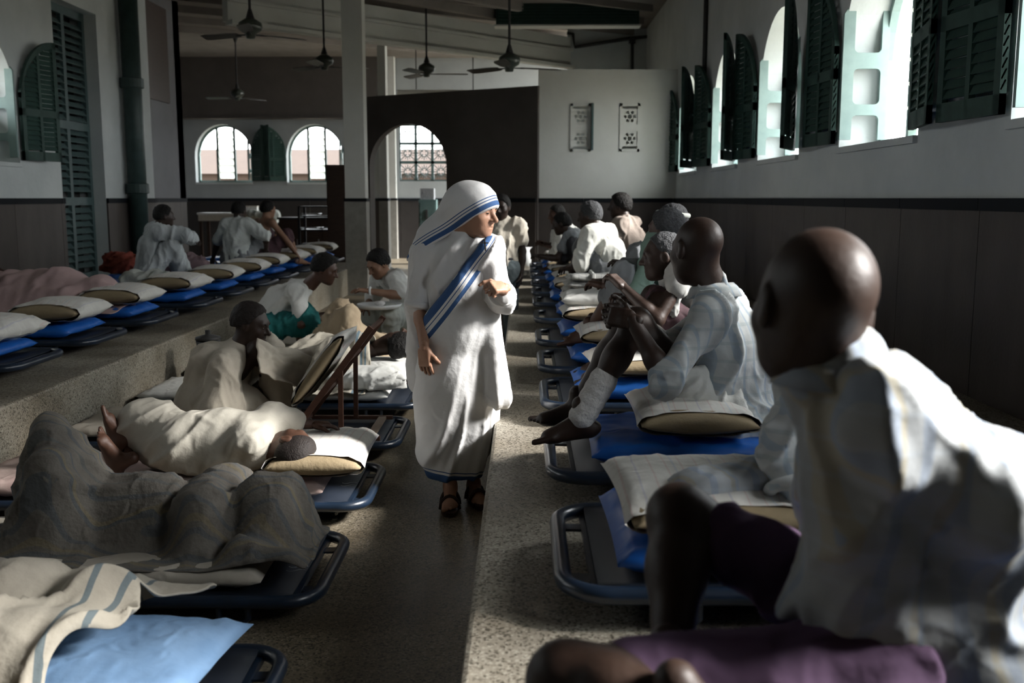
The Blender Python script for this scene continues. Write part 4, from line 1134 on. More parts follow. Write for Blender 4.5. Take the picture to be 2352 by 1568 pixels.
def make_nun():
    base = V(-0.30, 4.66, 0)
    t = thing('person', 'woman in white sari and veil with blue borders, standing in the aisle', 'person', base)
    J = dict(s=.90, f=nrm(V(.42, -.9, 0)), head=at(1091, 484, 4.60), hf=nrm(V(.86, -.48, -.16)), hu=nrm(V(.14, -.06, 1)), hs=1.02,
             neck=at(1056, 548, 4.63), chest=at(1058, 640, 4.66), pel=at(1050, 780, 4.70),
             sR=at(978, 585, 4.68), sL=at(1122, 580, 4.58), eR=at(966, 700, 4.66), wR=at(975, 800, 4.54), eL=at(1146, 690, 4.56), wL=at(1158, 660, 4.40))
    rd = np.cross(J['f'], UP)
    for S, g in (('L', -1), ('R', 1)): J['h'+S] = J['pel']+rd*g*.08
    J['aR'] = at(1034, 1112, 4.62); J['kR'] = lerp(J['hR'], J['aR'], .5)
    J['aL'] = at(1088, 1090, 4.72); J['aL'][2] = .08; J['kL'] = lerp(J['hL'], J['aL'], .5)
    build_body(t, J, SK_FAIR, h=.009, hh=.0042, curl=(1.35, .3), hd={'R': V(.03, .02, -1), 'L': V(-.62, -.70, .05)}, hn={'R': V(.45, .85, 0), 'L': V(-.5, .45, -.75)},
               fd={'R': V(.05, -1, -.1), 'L': V(.3, -1, 0)}, ear=False, thumb=1.0, hv=.0038)
    add_eyes(t, J)
    # habit blouse with turned up sleeves
    q = []
    v = shirt(t, J, M_habit, sleeve=.97, add=.016, hem=.05, amp=.012, freq=7, h=.0075, seed=4, name='habit', k=.05, along=V(.35, 0, 1),
              collar=False, extra=[cap(J['neck']-UP*.045, J['neck']+UP*.008, .074, .058, .02), cap(J['eL'], lerp(J['eL'], J['wL'], .5), .046, .050, .03), cap(J['sL'], J['eL'], .062, .052, .04)])
    # rolled cuffs
    for S, tt, r in (('R', .95, .062), ('L', .48, .048)):
        a, b = (J['s'+S], J['e'+S]) if S == 'R' else (J['e'+S], J['w'+S])
        c = lerp(a, b, tt); d = nrm(b-a); e1 = nrm(np.cross(d, (0.3, 1, .2))); e2 = np.cross(d, e1)
        MB().tube([c+d*.012+(e1*math.cos(x)+e2*math.sin(x))*r for x in np.linspace(0, 2*math.pi, 25)[:-1]], .016, 8, closed=True).build('cuff', M_habit, t, smooth=True)
    # sari: wide column of cloth under a diagonal upper edge
    rows = [(1092, 988, 1092), (1060, 972, 1112), (1010, 960, 1130), (960, 953, 1146), (905, 954, 1150), (850, 958, 1146), (800, 964, 1140), (750, 962, 1145), (700, 966, 1143), (650, 976, 1140), (600, 985, 1136), (566, 1000, 1132)]
    pts = []
    for y, xl, xr in rows:
        Yd = 4.68-.05*min(1, max(0, (800-y)/150)); a, b = at(xl, y, Yd), at(xr, y, Yd); pts.append(((a+b)/2, (b[0]-a[0])/2))
    q = [cap(p0, p1, r0*.98, r1*.98, .03, flat=((0, 1, 0), .80)) for (p0, r0), (p1, r1) in zip(pts[:-1], pts[1:])]
    q = [dict(c_) for c_ in q]
    q.append(cap(J['sL']+V(-.02, 0, .02), J['sL']+V(-.03, .06, -.1), .082, .09, .04))
    # end of the sari swinging out over the platform edge
    q.append(cap(at(1128, 720, 4.58), at(1150, 915, 4.54), .035, .055, .06, flat=((0, 1, 0), .6)))
    q.append(plane(pts[0][0], (0, 0, -1), .006))
    cp = at(1112, 545, 4.55); n = nrm(V(-.80, -.12, .60)); q.append(plane(cp, n, .010))
    q.append(plane(at(1100, 538, 4.6), V(0, 0, 1), .03))
    v, f = sdf_mesh(q, .0075, .035)
    nv = vnormals(v, f)
    w = np.clip((pts[5][0][2]-v[:, 2])/.6+.35, .15, 1)
    # folds fan out from the left hip towards the hem
    piv = at(1150, 560, 4.6); rel = v-piv; ang = np.arctan2(rel[:, 0]+.02, -rel[:, 2]+.05)+.55*rel[:, 1]
    rr = np.stack([ang*17, rel[:, 2]*1.1, np.sign(nv[:, 1])*3], 1)
    d = noise3(rr+noise3(v*3)[:, None]*.5); d = (1-2*np.abs(d)**.75)
    d2 = noise3(np.stack([ang*40, rel[:, 2]*2.0, np.sign(nv[:, 1])*3], 1))
    v = v+nv*((.018*d+.006*d2)*w)[:, None]
    v = laplace(v, f, 2, .4)
    band = -((v-cp)@n)+.002; hem = v[:, 2]-pts[0][0][2]+.10*(v[:, 0]-pts[0][0][0])
    meshobj('sari', v, f, M_sari, t, smooth=True, attrs={'band': band, 'hem': hem})
    # veil: hood, fall over the right shoulder and down the back
    R = frame(J['hf'], J['hu']); hc = J['head']; W_ = lambda x, y, z: hc+R@V(x, y, z)
    q = [ell(W_(0, -.020, .034), (.090, .112, .098), R, .02), ell(W_(0, .02, .02), (.080, .085, .085), R, .04),
         cap(W_(0, -.075, .0), at(1010, 545, 4.70), .085, .085, .07), cap(at(1010, 545, 4.70), at(972, 610, 4.74), .08, .075, .06),
         cap(at(990, 540, 4.66), at(965, 600, 4.68), .05, .06, .05),
         cap(at(972, 610, 4.74), at(958, 700, 4.76), .075, .06, .05), cap(at(958, 700, 4.76), at(962, 880, 4.78), .060, .055, .05), cap(at(1060, 570, 4.80), at(1050, 760, 4.82), .09, .08, .06)]
    pc = at(1139, 472, 4.52); pn = nrm(V(.46, -.16, -.86)); q.append(plane(pc, pn, .008))
    # below the shoulder the fall keeps its own edge
    v, f = sdf_mesh(q[:5]+q[-1:], .006, .04)
    nv = vnormals(v, f); rel = v-pc
    dd = noise3(np.stack([(rel@pn)*26, v[:, 1]*4, v[:, 0]*2], 1)); v = v+nv*(.0035*(1-2*np.abs(dd)))[:, None]
    v = laplace(v, f, 2, .4)
    meshobj('veil', v, f, M_veil, t, smooth=True, attrs={'band': -((v-pc)@pn)})
    v, f = sdf_mesh(q[5:8], .009, .05); v = folds(v, f, .008, 9, UP, seed=8); v = laplace(v, f, 2, .4)
    meshobj('veil_fall', v, f, M_habit, t, smooth=True)
    # shoulder pin with crucifix
    p = at(1113, 548, 4.44)
    MB().bar(p, p+V(.004, 0, -.055), .006, .004, up=(0, 1, 0)).bar(p+V(-.014, 0, -.018), p+V(.017, 0, -.019), .005, .004, up=(0, 1, 0)).build('crucifix', mat('dull_metal', (.25, .23, .2), .35, metallic=.8), t)
    # sandals
    for S in 'RL':
        a = J['a'+S]; d = nrm(V(.05 if S == 'R' else .3, -1, 0)); mb = MB(); sd = np.cross(d, UP); n_ = 14
        top = [a*V(1, 1, 0)+d*(-.055+.25*(.5-.5*math.cos(math.pi*i/n_)))+sd*.042*math.sin(math.pi*i/n_)**.6*g for g in (1, -1) for i in (range(n_+1) if g == 1 else range(n_, -1, -1))]
        k = len(top); mb.add([p_+V(0, 0, .002) for p_ in top]+[p_+V(0, 0, .02) for p_ in top], [tuple(range(k))[::-1], tuple(range(k, 2*k))]+[(i, (i+1) % k, k+(i+1) % k, k+i) for i in range(k)])
        sb = mb.build('sandal', mat('brown_sandal_leather', (.035, .018, .012), .5), t)
        for dx in (.10, .02):
            MB().tube([a*V(1, 1, 0)+d*dx+sd*.045*math.cos(x)+V(0, 0, .012+.062*(1.0 if dx > .05 else 1.15)*math.sin(x)) for x in np.linspace(0, math.pi, 9)], .009, 6).build('strap', MATS['brown_sandal_leather'], sb)
    return t
make_nun()
# ================================================================== men at the front of the right platform
M_plaid = mat('pale_blue_striped_cotton', (0.42, 0.44, 0.45), 0.9, (0.37, 0.39, 0.405), 7, .6, bump=.1, bscale=40, cloth=.5, cscale=6,
              stripes=[((.8, .6, .0), .050, .016, (.27, .33, .43), .6), ((.8, .6, .0), .0835, .010, (.42, .36, .22), .5), ((0, 0, 1), .055, .008, (.42, .47, .52), .3)])
M_plaid2 = mat('pale_checked_cotton', (0.52, 0.54, 0.535), 0.9, (0.47, 0.49, 0.485), 7, .6, bump=.1, bscale=40, cloth=.5, cscale=6,
              stripes=[((.75, .65, 0.1), .045, .010, (.30, .38, .47), .65), ((0, 0, 1), .065, .012, (.36, .41, .42), .55)])
M_purple = mat('mauve_cotton', (0.13, 0.078, 0.14), 0.9, (0.10, 0.06, 0.11), 6, .7, bump=.1, bscale=40, cloth=.5, cscale=6)
M_bandage = mat('white_gauze_bandage', (0.70, 0.68, 0.66), 0.95, (0.62, 0.60, 0.58), 30, .7, bump=.4, bscale=90)

def man_front():
    t = thing('person', 'bald man in pale striped shirt and mauve cloth, seated nearest the camera at right', 'person', (0.75, 1.6, PZ+.2))
    f = nrm(V(-.93, .36, .08))
    J = dict(s=1.0, f=f, head=at(1868, 706, 1.53), hf=nrm(V(-.17, .97, -.10)), hu=nrm(V(.10, .10, 1)), hs=1.06, neck=at(1925, 872, 1.54), chest=at(2015, 1110, 1.56), pel=at(2030, 1500, 1.58))
    left = nrm(np.cross(UP, f))
    J['sL'] = at(2030, 965, 1.43); J['sR'] = at(1935, 960, 1.70)
    J['hL'] = J['pel']+left*.09; J['hR'] = J['pel']-left*.09
    J['eL'] = at(2255, 1150, 1.45); J['wL'] = at(2225, 1440, 1.52)
    J['eR'] = at(1900, 1160, 1.86); J['wR'] = at(1960, 1330, 1.86)
    J['kR'] = at(1562, 1185, 1.76); J['aR'] = at(1540, 1540, 1.56)
    J['kL'] = at(1300, 1562, 1.44); J['aL'] = at(1600, 1640, 1.30)
    build_body(t, J, SK_DARK, h=.009, hh=.0045, hands='LR', feet='LR', curl=(.2, .5), hd={'L': V(.7, .2, -.5)}, hn={'L': V(0, 0, -1)}, fd={'R': V(-.9, -.2, -.1), 'L': V(.6, .6, 0)}, fn={'L': V(.3, -.6, -.6)})
    shirt(t, J, M_plaid, sleeve=1.9, add=.010, hem=.06, amp=.020, freq=5.2, h=.0075, seed=2, k=.05, w=1.0, along=V(.3, .1, 1),
          extra=[cap(lerp(J['sL'], J['eL'], .3), J['eL'], .066, .078, .05), cap(J['eL'], lerp(J['eL'], J['wL'], .55), .074, .078, .04),
                 cap(J['pel']+V(-.08, 0.02, .20), J['pel']+V(-.14, 0.0, .10), .05, .04, .05), cap(at(2120, 1380, 1.52), at(2260, 1560, 1.46), .10, .085, .06)])
    # collar leaf standing at the nape
    n0 = J['neck']; pts = []
    a0 = nrm(V(.10, .10, 1)); e1 = nrm(np.cross(a0, V(.4, 1, 0))); e2 = np.cross(a0, e1)
    v = []; fcs = []; N_ = 28
    for i in range(N_):
        x = 2*math.pi*i/N_; d = e1*math.cos(x)+e2*math.sin(x)
        for r, z in ((.066, .030), (.074, .045), (.086, .030), (.100, -.005)): v.append(n0+d*r+a0*(z-.012))
    for i in range(N_):
        for j in range(3): fcs.append((i*4+j, ((i+1) % N_)*4+j, ((i+1) % N_)*4+j+1, i*4+j+1))
    o = meshobj('collar', v, fcs, M_plaid, t, smooth=True); solidify(o, .005)
    wrap(t, J, M_purple, name='loincloth', to=.78, add=.010, amp=.008, freq=7, h=.008, k=.05, seed=5, along=V(1, .2, .2), waist=.10)
    return J
JF = man_front()

def man_behind():
    t = thing('person', 'man in pale striped pyjamas mostly hidden behind the bald man at the front right', 'person', (1.0, 2.7, PZ+.2))
    J = seated((.90, 2.72, .72), math.radians(-85), lean=.12, curve=.2, s=.90, look=math.radians(-60), ank={'L': (.20, -.10, -.04), 'R': (.10, .30, -.04)}, kpole={'R': (.4, .8, -.1)}, wri={'L': (.30, -.17, .08), 'R': (.0, .24, .02)})
    J['head'] = at(1885, 735, 2.70); J['neck'] = at(1915, 840, 2.70); J['chest'] = at(1950, 960, 2.71); J['sL'] = at(1868, 888, 2.56); J['sR'] = at(1925, 890, 2.86)
    J['eL'] = at(1806, 1040, 2.52); J['wL'] = at(1835, 1160, 2.45); J['kL'] = at(1600, 1138, 2.55); J['aL'] = at(1790, 1230, 2.50); J['kR'] = at(1645, 1145, 2.76); J['aR'] = at(1800, 1190, 2.82)
    build_body(t, J, SK_MID, h=.011, hh=.007, curl=(.4, .4))
    shirt(t, J, M_plaid2, sleeve=1.45, add=.03, hem=-.02, seed=12, h=.009)
    c = lerp(J['eL'], J['wL'], .42); d = nrm(J['wL']-J['eL']); e1 = nrm(np.cross(d, (0.3, 1, .2))); e2 = np.cross(d, e1)
    MB().tube([c+d*.03+(e1*math.cos(x)+e2*math.sin(x))*.062 for x in np.linspace(0, 2*math.pi, 21)[:-1]], .017, 8, closed=True).build('rolled_cuff', M_plaid2, t, smooth=True)
    wrap(t, J, M_plaid, name='trousers', to=1.9, add=.026, amp=.010, freq=8, h=.009, k=.035, seed=13, along=V(1, 0, 0))
man_behind()

def man_bandage():
    t = thing('person', 'shaven man in pale checked shirt with bandaged ankle, seated with knees drawn up', 'person', (0.85, 3.72, PZ+.2))
    f = nrm(V(-.90, .42, .12))
    J = dict(s=.98, f=f, head=at(1600, 574, 3.68), hf=nrm(V(-.45, .88, -.14)), hu=nrm(V(.03, .16, 1)), hs=1.04, neck=at(1640, 672, 3.70), chest=at(1672, 790, 3.72), pel=at(1672, 952, 3.76))
    left = nrm(np.cross(UP, f))
    J['sL'] = at(1628, 722, 3.54); J['sR'] = at(1668, 700, 3.86); J['hL'] = J['pel']+left*.09; J['hR'] = J['pel']-left*.09
    J['kL'] = at(1462, 742, 3.66); J['kR'] = at(1440, 745, 3.86)
    J['aL'] = at(1336, 958, 3.62); J['aR'] = at(1325, 930, 3.9)
    J['wL'] = at(1452, 735, 3.56); J['eL'], J['wL'] = ik(J['sL'], J['wL'], .28, .25, V(-.2, -.3, -1)); J['wR'] = at(1440, 715, 3.75); J['eR'], J['wR'] = ik(J['sR'], J['wR'], .28, .25, V(0, .4, -1))
    build_body(t, J, SK_DARK, h=.008, hh=.0045, curl=(.75, .75), hd={'L': V(-.85, .45, .1), 'R': V(-.9, -.35, 0)}, hn={'L': V(.3, .8, -.4), 'R': V(.3, -.8, -.2)}, fd={'L': V(-1, -.05, -.12), 'R': V(-1, .05, 0)})
    shirt(t, J, M_plaid2, sleeve=1.12, add=.014, hem=-.10, amp=.015, freq=6.5, h=.0075, seed=21, k=.05, hang=.012, along=V(.25, 0, 1),
          extra=[cap(J['pel']+V(-.02, -.12, -.06), J['pel']+V(.10, -.10, -.05), .10, .11, .08), cap(J['pel']+V(0.12, .02, -.02), J['chest'], .10, .10, .06)])
    wrap(t, J, M_white, name='waist_cloth', to=.36, add=.030, amp=.012, freq=11, h=.008, k=.06, seed=22, along=V(.4, 0, 1), waist=.03)
    n0 = J['neck']; a0 = nrm(V(-.05, .1, 1)); e1 = nrm(np.cross(a0, V(.4, 1, 0))); e2 = np.cross(a0, e1); v = []; fcs = []; N_ = 28
    for i in range(N_):
        x = 2*math.pi*i/N_; d = e1*math.cos(x)+e2*math.sin(x)
        for r, z in ((.064, .026), (.072, .042), (.084, .028), (.098, -.006)): v.append(n0+d*r+a0*(z-.012))
    for i in range(N_):
        for j in range(3): fcs.append((i*4+j, ((i+1) % N_)*4+j, ((i+1) % N_)*4+j+1, i*4+j+1))
    solidify(meshobj('collar', v, fcs, M_plaid2, t, smooth=True), .005)
    # bandage wound round the near shin and ankle
    a, b = J['kL'], J['aL']; q = [cap(lerp(a, b, .60), lerp(a, b, 1.0), .052, .050, .02)]
    v, fc = sdf_mesh(q, .006, .02); d = nrm(b-a); s_ = (v-a)@d; nv = vnormals(v, fc); v = v+nv*(.0010*np.sin(s_*170+((v-a)@V(0, 1, .3))*30))[:, None]
    meshobj('bandage', v, fc, M_bandage, t, smooth=True)
man_bandage()
# ================================================================== men farther along the right platform
M_tank = mat('grey_white_undershirt', (0.42, 0.42, 0.40), 0.9, (0.36, 0.36, 0.345), 8, .6, bump=.1, bscale=40, cloth=.4)
M_greens = mat('faded_green_shirt', (0.16, 0.25, 0.205), 0.9, (0.22, 0.31, 0.27), 10, .8, bump=.1, bscale=40, cloth=.4)
M_whites = mat('bright_white_shirt', (0.72, 0.72, 0.67), 0.9, (0.66, 0.66, 0.61), 7, .6, cloth=.4)
M_beige = mat('beige_pink_shirt', (0.30, 0.25, 0.215), 0.9, (0.26, 0.215, 0.185), 7, .6, cloth=.4)
M_greysheet = mat('grey_green_sheet', (0.46, 0.48, 0.44), 0.9, (0.38, 0.40, 0.37), 6, .6, cloth=.4)
M_greycl = mat('grey_cloth', (0.22, 0.23, 0.24), 0.9, (0.17, 0.18, 0.19), 6, .6, cloth=.4)
M_darkcl = mat('dark_cloth', (0.05, 0.05, 0.055), 0.9, (0.035, 0.035, 0.04), 6, .6, cloth=.4)
M_plum = mat('dark_plum_cloth', (0.09, 0.05, 0.06), 0.9, (0.06, 0.035, 0.04), 6, .6, cloth=.4)
D = math.radians

def man_towel():
    t = thing('person', 'dark lean man with a towel on his shoulder, in profile behind the bandaged man', 'person', (.85, 4.9, PZ+.2))
    J = seated((.92, 4.92, .70), D(-88), lean=.22, curve=.35, s=.95, look=D(-86), tilt=.12, ank={'L': (.50, -.10, -.04), 'R': (.50, .12, -.04)}, wri={'L': (.44, -.16, .33), 'R': (.40, .10, .24)}, epole={'L': (-.1, -.5, -.9), 'R': (-.2, .6, -.8)})
    J['head'] = at(1522, 588, 4.9)
    build_body(t, J, SK_DARK, h=.010, hh=.0055, curl=(.8, .7), w=.95)
    add_hair(t, J, M_hairg, thick=.006, low=-.01, fringe=.035)
    shirt(t, J, M_tank, sleeve=.25, add=.012, hem=-.03, h=.009, seed=31, collar=False)
    q = [cap(J['sL']+V(-.06, -.05, -.18), J['sL']+V(.0, -.01, .055), .030, .034, .03), cap(J['sL']+V(0, -.01, .055), J['sL']+V(.09, .03, -.15), .034, .03, .03)]
    v, f = sdf_mesh(q, .008, .03); v = folds(v, f, .008, 16, UP, seed=3); meshobj('towel', v, f, M_tank, t, smooth=True)
    wrap(t, J, M_plum, to=.95, add=.02, seed=32)
    add_eyes(t, J)
man_towel()
def man_green():
    t = thing('person', 'grey haired man in a faded green shirt beyond the man with the towel', 'person', (.95, 5.95, PZ+.2))
    J = seated((.90, 5.95, .72), D(-80), lean=.12, curve=.25, s=1.0, look=D(-55), tilt=.05, ank={'L': (.5, -.1, -.05), 'R': (.5, .12, -.05)}, wri={'L': (.42, -.12, .22), 'R': (.42, .1, .22)})
    J['head'] = at(1528, 528, 5.95)
    build_body(t, J, SK_MID, h=.011, hh=.006, curl=(.6, .6))
    add_hair(t, J, M_hairg, thick=.014, low=-.03, fringe=.045)
    shirt(t, J, M_greens, sleeve=1.0, add=.02, hem=-.1, h=.010, seed=33)
    wrap(t, J, M_greycl, to=1.4, add=.02, seed=34)
man_green()
def man_cap():
    t = thing('person', 'man with a pale headband whose head shows above the grey haired man', 'person', (1.05, 7.0, PZ+.2))
    J = seated((1.06, 7.0, .74), D(-85), lean=.05, curve=.2, s=1.0, look=D(-70), ank={'L': (.4, -.1, -.06), 'R': (.4, .12, -.06)})
    J['head'] = at(1540, 508, 7.0)
    build_body(t, J, SK_DARK, h=.014, hh=.008)
    R = frame(J['hf'], J['hu']); c = J['head']+R@V(0, -.016, .05)
    MB().tube([c+R@V(.084*math.cos(x), .106*math.sin(x), .012*math.sin(x)) for x in np.linspace(0, 2*math.pi, 25)[:-1]], .018, 8, closed=True).build('headband', M_greysheet, t, smooth=True)
    add_hair(t, J, M_hairg, thick=.008, low=.0, fringe=.05)
    shirt(t, J, M_greycl, sleeve=.9, add=.02, hem=-.1, h=.013, seed=35)
    wrap(t, J, M_greycl, to=1.3, add=.02, seed=36, h=.013)
man_cap()
def man_white():
    t = thing('person', 'man in a bright white shirt seen from behind, a sheet over his legs', 'person', (.80, 9.3, PZ+.2))
    J = seated((.86, 9.3, .70), D(-58), lean=.30, curve=.30, s=1.02, look=D(-62), tilt=.2, ank={'L': (.45, -.10, -.06), 'R': (.45, .14, -.06)}, wri={'L': (.45, -.14, .10), 'R': (.4, .14, .2)})
    build_body(t, J, SK_DARK, h=.012, hh=.007)
    add_hair(t, J, M_hairg, thick=.014, low=-.04, fringe=.05)
    shirt(t, J, M_whites, sleeve=.95, add=.03, hem=-.06, h=.010, seed=41, amp=.012, hang=.03)
    v = wrap(t, J, M_greycl, to=1.2, add=.02, seed=42, h=.012)
    q = [cap((.95, 8.95, .80), (1.25, 8.9, .76), .10, .10, .1), cap((.9, 8.9, .78), (1.15, 8.55, .60), .08, .07, .1), cap((1.2, 8.9, .74), (1.3, 8.5, .60), .08, .06, .1), cap((.85, 8.75, .62), (1.3, 8.5, .60), .07, .07, .1)]
    v, f = sdf_mesh(q, .011, .1); v = folds(v, f, .018, 7, (.5, -.6, -.6), seed=4); meshobj('leg_sheet', laplace(v, f, 1), f, M_greysheet, t, smooth=True)
man_white()
def man_beige():
    t = thing('person', 'black haired man in a beige shirt near the end wall on the right', 'person', (1.05, 10.4, PZ+.2))
    J = seated((1.14, 10.35, .74), D(-62), lean=.10, curve=.28, s=1.02, look=D(-75), tilt=.1, ank={'L': (.45, -.10, -.06), 'R': (.45, .14, -.06)}, wri={'L': (.40, -.14, .14), 'R': (.4, .14, .2)})
    build_body(t, J, SK_DARK, h=.012, hh=.007)
    add_hair(t, J, M_hairk, thick=.018, low=-.04, fringe=.05)
    shirt(t, J, M_beige, sleeve=.9, add=.025, hem=-.02, h=.011, seed=43)
    wrap(t, J, M_darkcl, to=1.5, add=.02, seed=44, h=.012)
man_beige()
def man_far():
    t = thing('person', 'small far figure in white hugging his knees by the end wall on the right', 'person', (.55, 12.4, PZ+.2))
    J = seated((.66, 12.5, .70), D(-95), lean=.25, curve=.35, s=.95, look=D(-110), tilt=.25, ank={'L': (.30, -.08, -.06), 'R': (.30, .10, -.06)}, wri={'L': (.42, -.02, .18), 'R': (.42, .04, .2)})
    build_body(t, J, SK_MID, h=.014, hh=.008)
    add_hair(t, J, M_hairk, thick=.010, low=-.04, fringe=.045)
    shirt(t, J, M_whites, sleeve=1.0, add=.025, hem=-.05, h=.012, seed=45)
    wrap(t, J, M_whites, to=1.8, add=.025, seed=46, h=.012)
man_far()
def man_arm():
    # dark reclining figure whose bare forearm lies over the pillows near the end
    t = thing('person', 'reclining man in dark clothes stretching a bare arm over the far pillows', 'person', (.75, 11.3, PZ+.2))
    J = seated((.82, 11.35, .68), D(-75), lean=.55, curve=.35, s=.98, look=D(-80), tilt=.3, ank={'L': (.45, -.10, -.05), 'R': (.45, .14, -.05)}, wri={'L': (.62, -.15, .12), 'R': (.55, .05, .1)})
    build_body(t, J, SK_DARK, h=.014, hh=.008)
    add_hair(t, J, M_hairk, thick=.012)
    shirt(t, J, M_greycl, sleeve=.5, add=.02, hem=-.05, h=.012, seed=47)
    wrap(t, J, M_darkcl, to=1.5, add=.02, seed=48, h=.013)
man_arm()
# standing helper at the far end of the aisle
def man_standing():
    x, y = -.215, 9.5
    t = thing('person', 'man in a pale T-shirt and grey trousers standing at the far end of the aisle', 'person', (x, y, 0))
    J = dict(s=.92, f=V(.1, -1, 0), head=V(x+.0, y-.02, 1.365), hf=nrm(V(-.25, -.95, -.15)), hu=UP, hs=.98, neck=V(x, y, 1.235), chest=V(x, y, 1.05), pel=V(x, y, .80))
    for S, g in (('L', 1), ('R', -1)):
        J['s'+S] = V(x+g*.165, y, 1.205); J['e'+S] = V(x+g*.20, y+.02, .95); J['w'+S] = V(x+g*.185, y-.04, .73)
        J['h'+S] = V(x+g*.08, y, .79); J['k'+S] = V(x+g*.085, y-.02, .44); J['a'+S] = V(x+g*.085, y, .075)
    build_body(t, J, SK_DARK, h=.012, hh=.007, curl=(.4, .4), fd={'L': V(.1, -1, 0), 'R': V(-.1, -1, 0)}, hn={'L': V(-1, 0, 0), 'R': V(1, 0, 0)})
    add_hair(t, J, M_hairk, thick=.012)
    shirt(t, J, M_cream, sleeve=.6, add=.016, hem=.06, h=.010, seed=51, collar=False)
    wrap(t, J, mat('grey_blue_trousers', (.16, .19, .20), .9, (.12, .15, .16), 6, .6, cloth=.4), name='trousers', to=1.95, add=.014, k=.03, seed=52, h=.011, waist=.08)
    MB().tube([(x+.135*math.cos(a), y+.105*math.sin(a), .885) for a in np.linspace(0, 2*math.pi, 21)[:-1]], .014, 6, closed=True).build('belt', M_darkcl, t)
man_standing()
# white enamel jug at the far end of the platform
c = atz(1207, 612, PZ)
jg = thing('jug', 'white enamel jug standing at the far end of the right platform', 'jug', c)
M_enamel = mat('white_enamel', (.70, .72, .72), .3)
MB().lathe([(0.075, 0), (0.085, .01), (0.09, .10), (0.075, .19), (0.06, .24), (0.075, .30), (0.07, .30), (0.055, .24), (0.0, .23)], c, 20).build('vessel', M_enamel, jg, smooth=True)
MB().tube([c+V(-.06, 0, .26), c+V(-.12, 0, .25), c+V(-.13, 0, .16), c+V(-.085, 0, .09)], .010, 8).build('handle', mat('blue_enamel', (.03, .06, .2), .3), jg, smooth=True)
MB().add([c+V(.06, -.02, .26), c+V(.06, .02, .26), c+V(.11, 0, .305), c+V(.07, .03, .30), c+V(.07, -.03, .30)], [(0, 2, 4), (1, 3, 2), (0, 1, 2), (2, 3, 4)]).build('spout', M_enamel, jg)
# ================================================================== people on the aisle floor and the left platform
M_sheet = mat('unbleached_cotton_sheet', (0.50, 0.45, 0.37), 0.92, (0.44, 0.395, 0.32), 6, .6, bump=.1, bscale=60, cloth=.4, cscale=5)
M_gown = mat('off_white_gown', (0.50, 0.47, 0.405), 0.9, (0.44, 0.415, 0.355), 6, .6, bump=.1, bscale=60, cloth=.45, cscale=5)
M_greybl = mat('dark_grey_striped_blanket', (0.20, 0.185, 0.16), 0.95, (0.135, 0.12, 0.105), 9, .8, bump=.25, bscale=70, cloth=.6, cscale=6,
               stripes=[((0, 1, 0), .085, .010, (.235, .195, .12), .6, 'Object'), ((0, 1, 0), .047, .010, (.10, .115, .125), .7, 'Object')])
M_beigebl = mat('beige_blanket_with_grey_lines', (0.46, 0.42, 0.35), 0.95, (0.40, 0.365, 0.30), 6, .6, bump=.15, bscale=60, cloth=.45, cscale=5,
                attr=[('du', 1.46, 1.475, (.14, .17, .18)), ('du', 1.53, 1.545, (.14, .17, .18))])
M_beigebl2 = mat('beige_blanket_with_blue_lines', (0.48, 0.44, 0.36), 0.95, (0.41, 0.375, 0.31), 6, .6, bump=.15, bscale=60, cloth=.45, cscale=5,
                attr=[('du', 1.02, 1.034, (.14, .2, .24)), ('du', 1.047, 1.061, (.14, .2, .24)), ('du', 1.075, 1.087, (.14, .2, .24))])
M_pinkbl = mat('pale_pink_bed_sheet', (0.45, 0.32, 0.31), 0.92, (0.40, 0.285, 0.28), 5, .6, bump=.1, bscale=50, cloth=.4, cscale=4)
M_teallg = mat('teal_green_lungi', (0.012, 0.13, 0.125), 0.85, (0.01, 0.095, 0.095), 7, .7, cloth=.5)
FM = TOPZ+.080            # top of a mattress on the aisle floor
PM = PZ+TOPZ+.088         # top of a mattress on a platform

def lying(x_head, y, z, dirx=-1, s=.95, side=0.0, knees=None):
    """figure on its back along X; dirx = direction from head to feet"""
    d = V(dirx, 0, 0); rd = V(0, -dirx, 0)*-1
    J = dict(s=s, f=UP, head=V(x_head, y, z+.10))
    L = lambda a, b, c: V(x_head, y, z)+d*a+V(0, 1, 0)*b+UP*c
    J['neck'] = L(.155, 0, .09); J['chest'] = L(.37, 0, .10); J['pel'] = L(.64, 0, .10)
    for S, g in (('L', 1), ('R', -1)):
        J['s'+S] = L(.20, g*.16, .09); J['e'+S] = L(.46, g*.20, .06); J['w'+S] = L(.66, g*.12, .16)
        J['h'+S] = L(.66, g*.085, .09); J['k'+S] = L(1.05, g*.09, .10); J['a'+S] = L(1.42, g*.08, .07)
    J['hf'] = UP; J['hu'] = -d; J['hs'] = s
    return J, L

